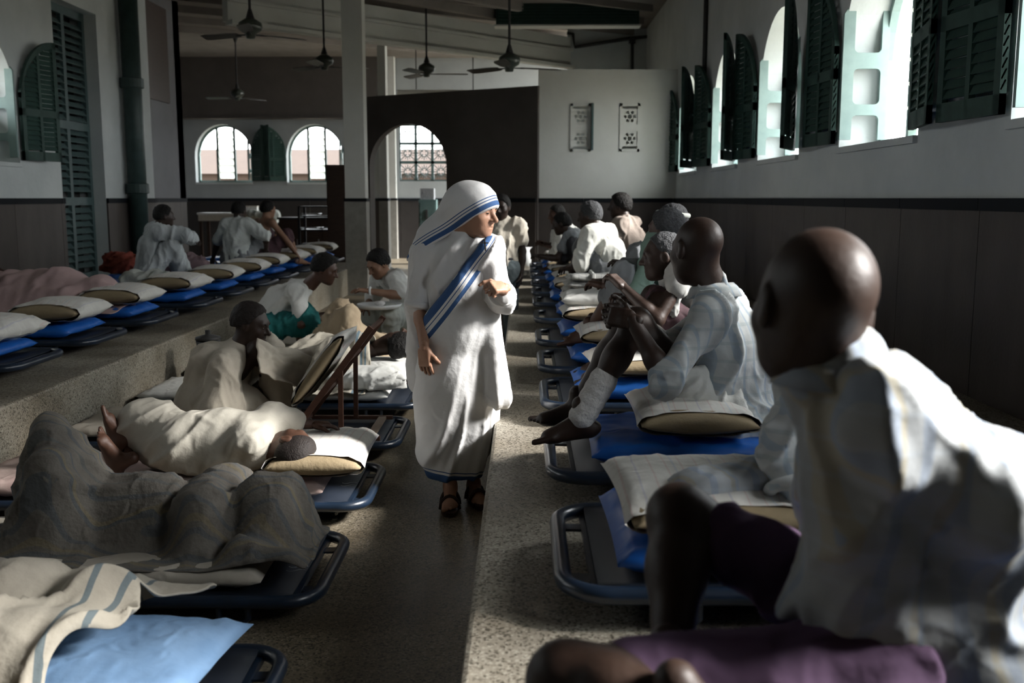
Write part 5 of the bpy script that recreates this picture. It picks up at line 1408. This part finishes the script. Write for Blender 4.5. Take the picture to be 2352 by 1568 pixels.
# ---- man lying in a white gown, his face turned away
def lying_gown():
    y = 4.48
    t = thing('person', 'man lying in a white gown, cropped head on the pillow, face turned away', 'person', (-1.7, y, FM))
    J, L = lying(-1.13, y-.02, FM+.03, -1, .93)
    J['head'] = at(672, 1032, 4.42); J['hf'] = nrm(V(.25, .80, .55)); J['hu'] = nrm(V(.85, -.45, -.05)); J['hs'] = .98
    J['neck'] = J['head']+V(-.14, .02, -.01); J['chest'] = V(J['neck'][0]-.17, y+.01, FM+.125); J['pel'] = V(J['neck'][0]-.38, y+.02, FM+.12)
    J['f'] = nrm(V(0, .75, .65))
    c = J['neck']
    J['sL'] = c+V(-.05, -.05, .07); J['sR'] = c+V(-.05, .10, -.06); J['eL'] = c+V(.0, .18, .10); J['wL'] = c+V(.17, .27, .06); J['eR'] = c+V(-.1, .26, -.04); J['wR'] = c+V(.12, .27, -.05)
    p = J['pel']; J['hL'] = p+V(-.02, -.05, .05); J['hR'] = p+V(-.02, .06, -.03)
    J['kL'] = p+V(-.26, .20, .08); J['kR'] = p+V(-.24, .24, -.02); J['aL'] = at(290, 1058, 4.55); J['aR'] = at(284, 1074, 4.45)
    J['aL'][2] = FM+.13; J['aR'][2] = FM+.06
    J['tw'] = .70
    build_body(t, J, SK_MID, h=.009, hh=.005, curl=(.3, .3), fd={'L': V(-.25, .25, 1), 'R': V(-.35, .1, 1)}, fn={'L': V(-1, 0, -.2), 'R': V(-1, 0, -.2)}, hd={'L': V(.9, .35, -.1), 'R': V(.9, .3, 0)}, hn={'L': V(0, 0, -1), 'R': V(0, 0, -1)})
    add_hair(t, J, M_stub, thick=.004, low=-.03, fringe=.045, h=.005, amp=.001)
    q = [cap(J['chest'], J['pel'], .145, .140, .08), cap(J['pel'], lerp(J['hL'], J['kL'], .8), .135, .12, .08), cap(lerp(J['hR'], J['kR'], .2), lerp(J['kL'], J['aL'], .35), .12, .105, .08),
         cap(J['neck']+V(-.05, 0, .01), J['chest'], .095, .14, .06), cap(J['sL'], J['sR'], .075, .075, .06), cap(J['sL'], J['eL'], .075, .068, .05), cap(J['eL'], lerp(J['eL'], J['wL'], .5), .07, .065, .04), cap(J['neck']+V(-.01, 0, 0), J['neck']+V(-.06, 0, 0), .075, .09, .03),
         plane((0, 0, FM+.004), (0, 0, -1), .02)]
    v, f = sdf_mesh(q, .008, .07); v = folds(v, f, .013, 4.6, (1, 0, .25), seed=61); v[:, 2] = np.maximum(v[:, 2], FM+.004)
    meshobj('gown', laplace(v, f, 1), f, M_gown, t, smooth=True)
lying_gown()

# ---- sleeper wholly under a dark striped blanket, one knee raised
def sleeper_dark():
    y = 3.23+.34
    t = thing('person', 'sleeper wholly covered by a dark grey striped blanket with one knee raised', 'person', (-1.6, y, FM))
    J, L = lying(-.98, y+.05, FM, -1, .95)
    J['head'] = V(-.92, y-.02, FM+.12); J['hf'] = nrm(V(0, -.3, 1)); J['hu'] = V(1, 0, 0)
    J['kL'] = at(118, 1000, 3.66); J['kR'] = J['kL']+V(.06, -.14, -.10); J['aL'] = V(J['kL'][0]-.08, y+.08, FM+.06); J['aR'] = V(J['kL'][0]-.02, y-.06, FM+.06)
    for S in 'LR': J['w'+S] = J['pel']+V(.1, 0, .1)
    build_body(t, J, SK_DARK, h=.014, hh=.009, hands='', feet='', w=.62, arms=False)
    q = body_prims(J, .9, arms=False)+[ell(J['head'], (.13, .13, .13)), cap(J['sL']+V(.02, 0, .03), J['sR']+V(.02, 0.04, .03), .10), cap(J['chest'], J['pel'], .12, .11), cap(V(-1.0, y-.22, FM+.04), V(-.80, y-.26, FM+.03), .03), cap(J['kL'], J['aL'], .075), cap(J['kR'], J['aR'], .075), cap(J['pel'], J['kL'], .12, .075)]
    drape(t, q, -2.62, -.72, y-.36, y+.36, FM-.02, M_greybl, step=.011, tension=16, amp=.012, freq=5.5, seed=62, along=(1, .15, .3),
          shape=lambda u, w: (u > .10) & (u < .985-.05*(w > .75)) & (w > .13-.03*np.cos(u*9)-.10*np.clip((u-.72)*4, 0, 1)) & (w < .93))
sleeper_dark()

# ---- sleeper at the bottom left under a beige blanket
def sleeper_front():
    y = 2.18+.36
    t = thing('person', 'sleeper at the bottom left bundled in a beige blanket with grey lines', 'person', (-1.8, y, FM))
    J, L = lying(-1.62, y, FM, -1, .80)
    J['head'] = V(-1.62, y+.10, FM+.12)
    J['kL'] = V(-2.35, y+.1, FM+.14); J['kR'] = V(-2.35, y-.1, FM+.10); J['aL'] = V(-2.5, y+.1, FM+.05); J['aR'] = V(-2.5, y-.1, FM+.05)
    build_body(t, J, SK_DARK, h=.014, hh=.009, hands='', feet='', w=.8, arms=False)
    a = at(225, 1425, 2.62); b = at(60, 1440, 2.62); c = at(420, 1530, 2.32); d = at(330, 1450, 2.52); e = at(150, 1540, 2.38)
    q = body_prims(J, .8)[:4]+[ell(a, (.17, .15, .15)), ell(b, .16), cap(a-V(0, 0, .03), c, .10, .055), cap(a-V(.0, .05, .06), e, .15, .16), cap(e, V(-2.2, 2.2, FM+.15), .16, .15), cap(d, at(330, 1480, 2.4), .07, .06), cap(at(455, 1405, 2.62), at(520, 1420, 2.58), .03, .02), cap(b, V(-2.4, y, FM+.1), .14, .12)]
    q += [cap(V(-1.26, yy, FM+.075), V(-.80, yy-.04, FM+.07), .072) for yy in np.linspace(y-.24, y+.24, 7)]
    drape(t, q, -2.62, -.80, y-.46, y+.42, FM-.01, M_beigebl, step=.010, tension=16, amp=.016, freq=3.6, seed=66, along=(.55, .6, .3),
          shape=lambda u, w: u < np.interp(w, [0, .25, .40, .55, .62, .74, .82, .90, 1], [.80, .84, .90, .89, .86, .955, .95, .80, .76]))
sleeper_front()

# ---- man wrapped in a sheet, sitting up on the cot with the backrest
def man_sheet():
    t = thing('person', 'thin man sitting up wrapped in a cream sheet, head bowed, beside the wooden backrest', 'person', (-1.7, 5.75, FM))
    J = seated((-1.80, 5.75, FM+.10), D(85), lean=.22, curve=.30, s=1.0, look=D(98), tilt=.28, ank={'L': (.40, .12, -.05), 'R': (.36, -.08, -.05)}, wri={'L': (.34, .02, .22), 'R': (.30, .14, .06)})
    J['head'] = at(578, 744, 5.72); J['neck'] = J['head']+V(-.075, 0, -.135); J['hs'] = 1.02
    J['chest'] = lerp(J['pel'], J['neck'], .55)+V(-.07, 0, 0); J['sL'] = J['neck']+V(-.03, .15, -.075); J['sR'] = J['neck']+V(-.03, -.15, -.075)
    J['eR'], J['wR'] = ik(J['sR'], J['pel']+V(.22, -.10, .03), .28, .25, V(-.3, -.6, -.5)); J['eL'], J['wL'] = ik(J['sL'], J['pel']+V(.3, .05, .12), .28, .25, V(-.3, .6, -.5))
    build_body(t, J, SK_DARK, h=.011, hh=.005, curl=(.5, .5), w=.92)
    add_hair(t, J, M_stub, thick=.012, low=-.02, fringe=.04, h=.005)
    add_eyes(t, J)
    kn = at(735, 850, 5.85)
    q = [cap(J['pel']+V(-.02, 0, -.03), J['chest'], .20, .16, .08), cap(J['chest'], J['neck']+V(-.02, 0, -.025), .14, .085, .06), cap(J['sL'], J['sR'], .07, None, .06),
         cap(J['neck']+V(.0, 0, -.05), J['chest']+V(.09, 0, -.02), .085, .11, .06), cap(J['sR'], J['eR'], .09, .085, .06), cap(J['eR'], J['wR'], .08, .06, .05), cap(J['pel']+V(0, -.10, -.03), J['pel']+V(.28, -.12, -.06), .12, .09, .08), cap(J['pel']+V(-.12, .0, -.06), J['pel']+V(.1, -.22, -.07), .13, .09, .08),
         plane((0, 0, FM+.004), (0, 0, -1), .02)]
    v, f = sdf_mesh(q, .009, .06); v = folds(v, f, .015, 4.8, (.35, .1, 1), seed=71); v[:, 2] = np.maximum(v[:, 2], FM+.004)
    meshobj('sheet', laplace(v, f, 1), f, M_sheet, t, smooth=True)
    # the part of the sheet stretched from his throat over the raised far knee
    a, b, c, d = at(588, 778, 5.58), at(728, 798, 5.92), at(688, 884, 5.60), at(598, 850, 5.46)
    n = 30; vv = []
    for i in range(n+1):
        for j in range(n+1):
            u, w = i/n, j/n; p = lerp(lerp(a, b, u), lerp(d, c, u), w); p = p+V(0, -.02, -.03)*math.sin(math.pi*u)*(1-.3*w); vv.append(p)
    idx = np.arange((n+1)**2).reshape(n+1, n+1); qd = np.stack([idx[:-1, :-1], idx[1:, :-1], idx[1:, 1:], idx[:-1, 1:]], -1).reshape(-1, 4)
    vv = folds(np.array(vv), qd, .012, 8, (1, 0, -.25), seed=72)
    o = meshobj('sheet_over_knee', vv, qd, M_sheet, t, smooth=True); solidify(o, .008)
    q = [cap(J['hL'], J['kL'], .10, .085, .05), cap(J['kL'], lerp(J['kL'], J['aL'], .9), .085, .08, .05)]
    v, f = sdf_mesh(q, .011, .06); v = folds(v, f, .012, 7, (1, 0, 0), seed=73); meshobj('leg_sheet', v, f, M_sheet, t, smooth=True)
man_sheet()

# ---- wooden adjustable backrest with a leaning pillow
M_brwood = mat('reddish_brown_wood', (.085, .040, .026), .5, (.055, .027, .018), 10, .7, stretch=(1, 1, 3))
M_palewd = mat('worn_pale_wood', (.22, .17, .13), .6, (.16, .12, .09), 10, .7)
br = thing('backrest', 'adjustable brown wooden backrest propped up on a floor cot', 'backrest', (-1.0, 5.7, TOPZ))
z0 = TOPZ+.012
fa, fb = V(-1.42, 5.43, z0), V(-.80, 5.43, z0); ba, bb = V(-1.42, 5.97, z0), V(-.80, 5.97, z0)
ta, tb = at(716, 985, 5.45), at(893, 775, 5.45)
for a, b in ((fa, fb), (ba, bb)): MB().bar(a, b, .026, .022).build('base_rail', M_brwood, br)
MB().bar(V(-.86, 5.42, z0), V(-.86, 5.98, z0), .045, .016).build('cross_rail', M_palewd, br); MB().bar(V(-1.40, 5.42, z0), V(-1.40, 5.98, z0), .03, .016).build('cross_rail', M_brwood, br)
lowf, topf = V(-1.30, 5.45, z0+.01), V(-.84, 5.45, z0+.62); off = V(0, .50, 0)
for o_ in (V(0, 0, 0), off): MB().bar(lowf+o_, topf+o_, .034, .026, up=(0, 1, 0)).build('upright', M_brwood, br)
for k_ in (.02, .35, .68, .97): MB().bar(lerp(lowf, topf, k_), lerp(lowf, topf, k_)+off, .022, .018).build('rung', M_brwood, br)
for o_ in (V(0, 0, 0), off): MB().bar(lerp(lowf, topf, .62)+o_, V(-1.02, 5.45, z0)+o_, .026, .02, up=(0, 1, 0)).build('prop', M_brwood, br)
ax = nrm(topf-lowf)
pl = V(*lerp(lowf, topf, .50))+V(-.075, .25, .06)
pillow(pl[0], pl[1], pl[2]-.055, 'white pillow with khaki end leaning against the wooden backrest', 'pillows on the aisle floor', L=.50, W=.46, H=.12, seed=77, ry=-math.atan2(ax[2], ax[0]))
cl = []
n = 14
for i in range(n+1):
    for j in range(9):
        p = lerp(lowf, topf, .06+.62*i/n)+V(0, .03+.44*j/8, 0)+V(-.012, 0, .010); cl.append(p)
idx = np.arange((n+1)*9).reshape(n+1, 9); qd = np.stack([idx[:-1, :-1], idx[1:, :-1], idx[1:, 1:], idx[:-1, 1:]], -1).reshape(-1, 4)
o = meshobj('canvas', folds(np.array(cl), qd, .006, 9, ax, seed=3), qd, M_gown, br, smooth=True); solidify(o, .006)

# ---- patient under a beige blanket on the fifth floor cot
def patient_blanket():
    y = 6.45+.34
    t = thing('person', 'dark haired patient lying under a beige blanket with blue lines behind the backrest', 'person', (-1.6, y, FM))
    J, L = lying(-1.0, y, FM, -1, .95)
    J['head'] = at(908, 790, 6.85); J['hf'] = nrm(V(-.2, .85, .45)); J['hu'] = nrm(V(.9, .1, .2)); J['neck'] = J['head']+V(-.13, 0, -.03)
    J['kL'] = at(745, 770, 6.9)+V(0, 0, -.06); J['kR'] = at(745, 770, 6.65)+V(0, 0, -.14); J['aL'] = V(J['kL'][0]-.25, y+.1, FM+.06); J['aR'] = V(J['kL'][0]-.2, y-.1, FM+.06)
    build_body(t, J, SK_DARK, h=.012, hh=.006, hands='', feet='', arms=False, w=.8)
    add_hair(t, J, M_hairk, thick=.014, low=-.045, fringe=.05, h=.006)
    hump = at(845, 768, 6.75)
    q = body_prims(J, 1.0)[:4]+[cap(J['kL'], J['aL'], .07), cap(J['kR'], J['aR'], .07), cap(J['kL'], J['pel'], .08, .12), cap(J['chest']+V(0, 0, .04), J['pel'], .15, .14), cap(hump-V(0, 0, .09), J['kL']-V(0, 0, .04), .09, .09), cap(J['chest']+V(.1, -.1, .1), J['pel']+V(0, -.12, .02), .1, .1)]
    drape(t, q, -2.15, -1.00, y-.38, y+.40, FM-.02, M_beigebl2, step=.012, tension=18, amp=.016, freq=4.5, seed=81, along=(.12, 1, .2), shape=lambda u, w: (u > .04) & (u < .97))
patient_blanket()
# ---- patient between the attendants
def patient_attended():
    y = 8.0
    t = thing('person', 'patient under a tan blanket with raised knees between the two attendants', 'person', (-1.6, y, FM))
    J, L = lying(-.95, y, FM, -1, .95)
    J['kL'] = at(785, 690, 8.1)+V(0, 0, -.05); J['kR'] = at(800, 705, 7.9)+V(0, 0, -.05); J['aL'] = V(J['kL'][0]-.2, y+.1, FM+.06); J['aR'] = V(J['kL'][0]-.1, y-.1, FM+.06)
    build_body(t, J, SK_MID, h=.014, hh=.008, hands='', feet='', arms=False, w=.8)
    q = body_prims(J, 1.0)[:4]+[cap(J['kL'], J['aL'], .06), cap(J['kR'], J['aR'], .06), cap(J['kL'], J['pel'], .07, .12), cap(J['kR'], J['pel'], .07, .12)]
    drape(t, q, -2.0, -1.0, y-.36, y+.36, FM-.02, mat('tan_blanket', (.40, .32, .22), .95, (.34, .265, .18), 6, .6, cloth=.5), step=.014, tension=25, amp=.018, freq=7, seed=83, along=(1, .2, -.4))
patient_attended()

# ---- attendants
def boy_teal():
    t = thing('person', 'young man in a white T-shirt and teal lungi crouching over a patient', 'person', (-2.1, 8.35, 0))
    J = seated((-2.22, 8.35, .36), D(75), lean=.62, curve=.35, s=.98, look=D(100), tilt=.35, ank={'L': (.32, -.14, -.28), 'R': (.30, .12, -.28)}, wri={'L': (.55, -.06, .10), 'R': (.52, .14, .10)}, epole={'L': (-.3, -.4, -.6), 'R': (-.2, .5, -.8)})
    J['head'] = at(748, 618, 8.3); J['neck'] = lerp(J['neck'], J['head']+V(-.10, 0, -.12), .7)
    build_body(t, J, SK_MID, h=.011, hh=.0055, curl=(.4, .4))
    add_hair(t, J, M_hairk, thick=.020, low=-.03, fringe=.052, h=.006); add_eyes(t, J)
    shirt(t, J, M_white, sleeve=.62, add=.020, hem=-.02, h=.009, seed=91, collar=False, amp=.012)
    wrap(t, J, M_teallg, to=1.25, add=.03, seed=92, h=.010, k=.1, amp=.014)
boy_teal()
def man_helper():
    t = thing('person', 'light skinned man in a white shirt kneeling and bending over a tray, by the column', 'person', (-1.2, 9.0, 0))
    J = seated((-1.02, 9.15, .36), D(-120), lean=.42, curve=.40, s=1.0, look=D(-135), tilt=.55, ank={'L': (.28, -.2, -.30), 'R': (.20, .16, -.30)}, wri={'L': (.42, -.10, .12), 'R': (.42, .15, .10)}, epole={'L': (-.3, -.8, -.2), 'R': (-.2, .7, -.5)})
    J['head'] = at(868, 606, 8.9); J['neck'] = lerp(J['neck'], J['head']+V(.07, .05, -.12), .8)
    J['wL'] = at(845, 668, 8.65); J['eL'] = at(925, 680, 8.75); J['sL'] = at(910, 640, 8.9)
    build_body(t, J, SK_TAN, h=.011, hh=.0055, curl=(.4, .4))
    add_hair(t, J, M_hairk, thick=.016, low=-.03, fringe=.052, h=.006); add_eyes(t, J)
    shirt(t, J, M_white, sleeve=.85, add=.024, hem=-.05, h=.009, seed=93, amp=.012)
    wrap(t, J, M_greysheet, name='trousers', to=1.9, add=.02, seed=94, h=.011)
    MB().tube([J['wL']+V(.02, 0, 0)+V(0, .03*math.cos(a), .03*math.sin(a)) for a in np.linspace(0, 2*math.pi, 15)[:-1]], .010, 6, closed=True).build('wristwatch', M_enamel, t)
man_helper()
tr = thing('dressing_tray', 'round pale dressing tray held before the kneeling man', 'tray', at(872, 705, 8.6))
c = at(872, 705, 8.6)
MB().lathe([(0.0, 0), (.16, 0), (.19, .03), (.195, .03), (.17, -.008), (0, -.008)], c, 24).build('dish', M_enamel, tr, smooth=True)
MB().lathe([(.02, .003), (.05, .03), (.04, .05), (0, .055)], c, 12).build('gauze', M_bandage, tr, smooth=True)

# ---- left platform
def man_left_blue():
    t = thing('person', 'man in loose pale clothes hugging his knees on the left platform by the drainpipe', 'person', (-3.85, 10.3, PM))
    J = seated((-3.90, 10.35, PM+.10), D(62), lean=.12, curve=.32, s=.92, look=D(55), tilt=.1, ank={'L': (.34, -.12, -.05), 'R': (.36, .10, -.05)}, wri={'L': (.46, .0, .32), 'R': (.46, .06, .32)}, epole={'L': (.2, -.8, .1), 'R': (.2, .8, .1)})
    build_body(t, J, SK_DARK, h=.011, hh=.006)
    add_hair(t, J, M_hairk, thick=.012)
    m = mat('pale_blue_grey_pyjama', (.46, .49, .50), .9, (.40, .43, .44), 7, .6, cloth=.5)
    shirt(t, J, m, sleeve=1.9, add=.030, hem=-.06, h=.010, seed=101, amp=.014, hang=.02)
    wrap(t, J, m, name='trousers', to=1.85, add=.028, seed=102, h=.010, k=.04, amp=.012)
man_left_blue()
def man_left_back():
    t = thing('person', 'man in a loose white shirt seen from behind on the left platform', 'person', (-3.6, 12.5, PM))
    J = seated((-3.58, 12.45, PM+.10), D(15), lean=.05, curve=.18, s=.93, look=D(20), tilt=.15, ank={'L': (.45, -.2, -.06), 'R': (.45, .2, -.06)}, wri={'L': (.1, -.40, -.02), 'R': (.2, .30, .1)}, epole={'L': (-.2, -.8, 0), 'R': (-.2, .8, 0)})
    build_body(t, J, SK_DARK, h=.012, hh=.007)
    add_hair(t, J, M_hairk, thick=.014)
    shirt(t, J, mat('loose_white_shirt', (.55, .58, .56), .9, (.48, .51, .5), 7, .6, cloth=.5), sleeve=.9, add=.03, hem=-.10, h=.011, seed=103, amp=.014, hang=.03)
    wrap(t, J, M_greycl, to=1.2, add=.02, seed=104, h=.014)
man_left_back()
def man_left_brown():
    t = thing('person', 'bare chested man half hidden behind the man in the loose white shirt', 'person', (-3.6, 13.3, PM))
    J = seated((-3.50, 13.35, PM+.10), D(40), lean=.08, curve=.2, s=.95, look=D(35), tilt=.1, ank={'L': (.45, -.2, -.06), 'R': (.45, .2, -.06)}, wri={'L': (.4, -.1, .2), 'R': (.3, .34, .02)}, epole={'L': (-.2, -.8, 0), 'R': (-.2, .8, 0)})
    J['tw'] = 1.0
    build_body(t, J, SK_TAN, h=.013, hh=.008)
    add_hair(t, J, M_hairk, thick=.014)
    wrap(t, J, M_plum, to=1.2, add=.02, seed=105, h=.014)
man_left_brown()
def sleeper_pink():
    y = 7.68+.30
    t = thing('person', 'sleeper wholly covered by a pale pink sheet on the left platform', 'person', (-3.9, y, PM))
    J, L = lying(-3.40, y, PM+.03, -1, 1.0)
    J['head'] = V(-3.38, y, PM+.10)
    J['kL'] = J['pel']+V(-.3, .1, .16); J['kR'] = J['pel']+V(-.3, -.1, .1)
    build_body(t, J, SK_DARK, h=.016, hh=.009, hands='', feet='', w=.8, arms=False)
    q = [ell(J['head']+V(-.02, 0, .0), (.15, .14, .145)), cap(V(-3.40, y, PM+.05), V(-3.72, y, PM+.14), .11, .15), cap(V(-3.72, y, PM+.14), V(-5.1, y, PM+.06), .15, .11), cap(V(-3.6, y-.16, PM+.02), V(-4.6, y-.14, PM+.03), .12, .12)]
    drape(t, q, -5.2, -3.16, y-.42, y+.40, PM-.03, M_pinkbl, step=.014, tension=30, amp=.016, freq=4, seed=111, along=(.8, .5, -.2))
sleeper_pink()
# crumpled red cloth and pale sheets on the left platform
def heap(name, label, cat, c, r, m, seed, base, group=None):
    q = [ell(V(*c)+V(dx*r[0], dy*r[1], 0), (r[0]*k_, r[1]*k_, r[2]), None, .08) for dx, dy, k_ in ((0, 0, .8), (-.5, .1, .55), (.5, -.1, .5), (.1, .4, .5))]+[plane((0, 0, base), (0, 0, -1), .01)]
    v, f = sdf_mesh(q, .012, .08); v = folds(v, f, r[2]*.18, 9, (.6, .4, .3), seed=seed); v[:, 2] = np.maximum(v[:, 2], base)
    return tag(meshobj(name, v, f, m, base=(c[0], c[1], base), smooth=True), label, cat, group)
heap('crumpled_cloth', 'crumpled red cloth on the left platform behind the man hugging his knees', 'cloth', (-4.62, 11.45, PM+.06), (.22, .16, .14), mat('brick_red_cloth', (.25, .06, .04), .9, (.18, .04, .03), 7, .6, cloth=.5), 121, PM)
heap('crumpled_cloth', 'crumpled mauve grey cloth between the two seated men on the left platform', 'cloth', (-4.0, 11.55, PM+.06), (.35, .16, .13), mat('mauve_grey_cloth', (.20, .14, .15), .9, (.15, .1, .11), 7, .6, cloth=.5), 122, PM)
heap('crumpled_sheet', 'crumpled pale sheet in front of the man hugging his knees', 'sheet', (-3.52, 9.35, PM+.05), (.28, .16, .10), M_greysheet, 123, PM)
heap('crumpled_sheet', 'rumpled white sheet on the floor cot beside the standing woman', 'sheet', (-1.02, 6.56, FM+.03), (.24, .10, .08), M_white, 124, FM)
# dark steel vessel on the aisle floor beside the left platform
c = V(-2.35, 7.35, 0.0)
vs_ = thing('water_vessel', 'dark metal vessel with a lid standing by the left platform edge', 'vessel', c)
MB().lathe([(.10, 0), (.15, .06), (.16, .2), (.12, .32), (.08, .36), (.09, .40), (0, .41)], c, 20).build('vessel', M_iron, vs_, smooth=True)
MB().lathe([(.0, .41), (.095, .41), (.09, .43), (.02, .45), (.02, .48), (0, .48)], c, 16).build('lid', M_iron, vs_, smooth=True)
# ================================================================== furniture at the far end
M_blackm = mat('black_painted_metal', (.012, .012, .014), .6)
M_shiny = mat('dull_steel', (.35, .36, .38), .3, metallic=.9)
# long side table with a pale top, boxes and a cloth
c = V(-6.6, 22.6, 0)
tb = thing('side_table', 'long pale topped table below the two back windows', 'table', c)
a, b = at(462, 489, 22.6), at(632, 489, 22.6)
MB().box((a[0], 22.3, 1.09), (b[0], 22.95, 1.13)).build('table_top', M_tube, tb); MB().box((a[0]+.02, 22.32, .95), (b[0]-.02, 22.93, 1.09)).build('apron', M_cream, tb)
for x in (a[0]+.06, b[0]-.06):
    for y in (22.36, 22.89): MB().box((x-.03, y-.03, 0), (x+.03, y+.03, .95)).build('leg', M_wood, tb)
for px, lb in ((567, 'left'), (585, 'right')):
    p = at(px, 489, 22.6)
    bx = thing('paper_box', '%s one of two small pale boxes standing on the far table' % lb, 'box', (p[0], 22.6, 1.13))
    bevel(MB().box((p[0]-.075, 22.52, 1.13), (p[0]+.075, 22.68, 1.26)).build('carton', M_white, bx), .008)
    MB().box((p[0]-.08, 22.515, 1.26), (p[0]+.08, 22.685, 1.28)).build('lid', M_cream, bx)
p = at(612, 500, 22.2)
q = [cap(p+V(-.35, 0, .10), p+V(.2, 0, .05), .07, .09, .06), cap(p+V(.2, 0, .05), p+V(.12, -.08, -.30), .10, .05, .06)]
v, f = sdf_mesh(q, .02, .06); v = folds(v, f, .02, 7, (.3, 0, 1), seed=7)
tag(meshobj('hanging_cloth', v, f, M_greysheet, base=p, smooth=True), 'white cloth hanging over the end of the far table', 'cloth')
# black metal rack with steel trays
rk = thing('metal_rack', 'black metal rack with shining trays beside the far column', 'rack', at(735, 600, 19.0)*V(1, 1, 0))
x0, x1 = at(692, 500, 19.0)[0], at(776, 500, 19.0)[0]
for x in (x0, x1):
    for y in (18.8, 19.3): MB().box((x-.02, y-.02, 0), (x+.02, y+.02, 1.30)).build('post', M_blackm, rk)
for z in (.25, .58, .84, 1.10, 1.28): MB().box((x0, 18.8, z), (x1, 19.3, z+.025)).build('shelf', M_blackm, rk)
for i, (px, py, z) in enumerate(((715, 495, 1.125), (712, 524, .865), (748, 524, .865))):
    p = at(px, py, 19.0)
    ty = thing('steel_tray', ['shallow steel tray on the upper shelf of the black rack', 'wide steel tray on the middle shelf of the black rack', 'small steel tray at the right end of the rack middle shelf'][i], 'tray', (p[0], 19.05, z))
    w = .15 if i < 2 else .08
    mb = MB().box((p[0]-w, 18.9, z), (p[0]+w, 19.2, z+.008)); mb.build('tray_floor', M_shiny, ty)
    MB().tube(rr := [(p[0]+sx*w, 19.05+sy*.15, z+.035) for sx, sy in ((-1, -1), (1, -1), (1, 1), (-1, 1))], .012, 6, closed=True).build('rim', M_shiny, ty)
# tall dark cupboard beside the column
x0, x1 = at(752, 500, 16.6)[0], at(797, 500, 16.6)[0]
cb = thing('cupboard', 'tall dark wooden cupboard standing left of the square column', 'cupboard', ((x0+x1)/2, 16.8, PZ))
MB().box((x0, 16.6, PZ), (x1, 17.0, 1.95)).build('carcass', M_wood, cb); MB().box((x0+.02, 16.585, PZ+.05), (x1-.02, 16.6, 1.90)).build('door', M_wood, cb)
MB().box((x0-.02, 16.57, 1.95), (x1+.02, 17.02, 1.99)).build('cornice', M_wood, cb)
# pale cabinet and dark box seen through the archway
x0, x1 = at(962, 500, 22.0)[0], at(1002, 500, 22.0)[0]
cb = thing('cabinet', 'slim grey green cabinet seen through the archway', 'cabinet', ((x0+x1)/2, 22.2, 0))
MB().box((x0, 22.0, 0), (x1, 22.4, 1.42)).build('carcass', M_teal, cb); MB().box((x0+.03, 21.985, .7), (x1-.03, 22.0, 1.36)).build('door', M_teal, cb); MB().box((x0+.15, 21.97, 1.0), (x0+.2, 21.985, 1.2)).build('vent', M_iron, cb)
MB().box((x0+.03, 22.05, 1.42), (x1-.05, 22.35, 1.66)).build('top_box', M_greycl, cb)
# small orange picture high on the recessed wall
pc = thing('wall_picture', 'dim orange picture high on the recessed left wall', 'picture', (-5.88, 15.9, 3.1))
MB().box((-5.87, 15.35, 2.85), (-5.84, 15.95, 3.45)).build('frame', M_wood, pc); MB().box((-5.84, 15.40, 2.90), (-5.835, 15.90, 3.40)).build('image', mat('orange_print', (.16, .06, .02), .7, (.10, .04, .02), 5, .8), pc)

# dark counter filling the wall below the right back window
x0, x1 = at(640, 500, 20.6)[0], at(792, 500, 20.6)[0]
ct = thing('dark_counter', 'long dark wooden counter behind the black rack', 'counter', ((x0+x1)/2, 20.8, 0))
MB().box((x0, 20.6, 0), (x1, 21.2, 1.02)).build('carcass', M_wood, ct); MB().box((x0-.03, 20.57, 1.02), (x1+.03, 21.23, 1.06)).build('worktop', M_blackm, ct)
for k in range(3):
    d_ = MB().box((x0+.03+(x1-x0-.03)*k/3, 20.585, .1), (x0+(x1-x0-.03)*(k+1)/3, 20.6, .95)).build('door', M_wood, ct)
    MB().box((x0+(x1-x0-.03)*(k+1)/3-.08, 20.565, .5), (x0+(x1-x0-.03)*(k+1)/3-.06, 20.585, .62)).build('handle', M_shiny, d_)
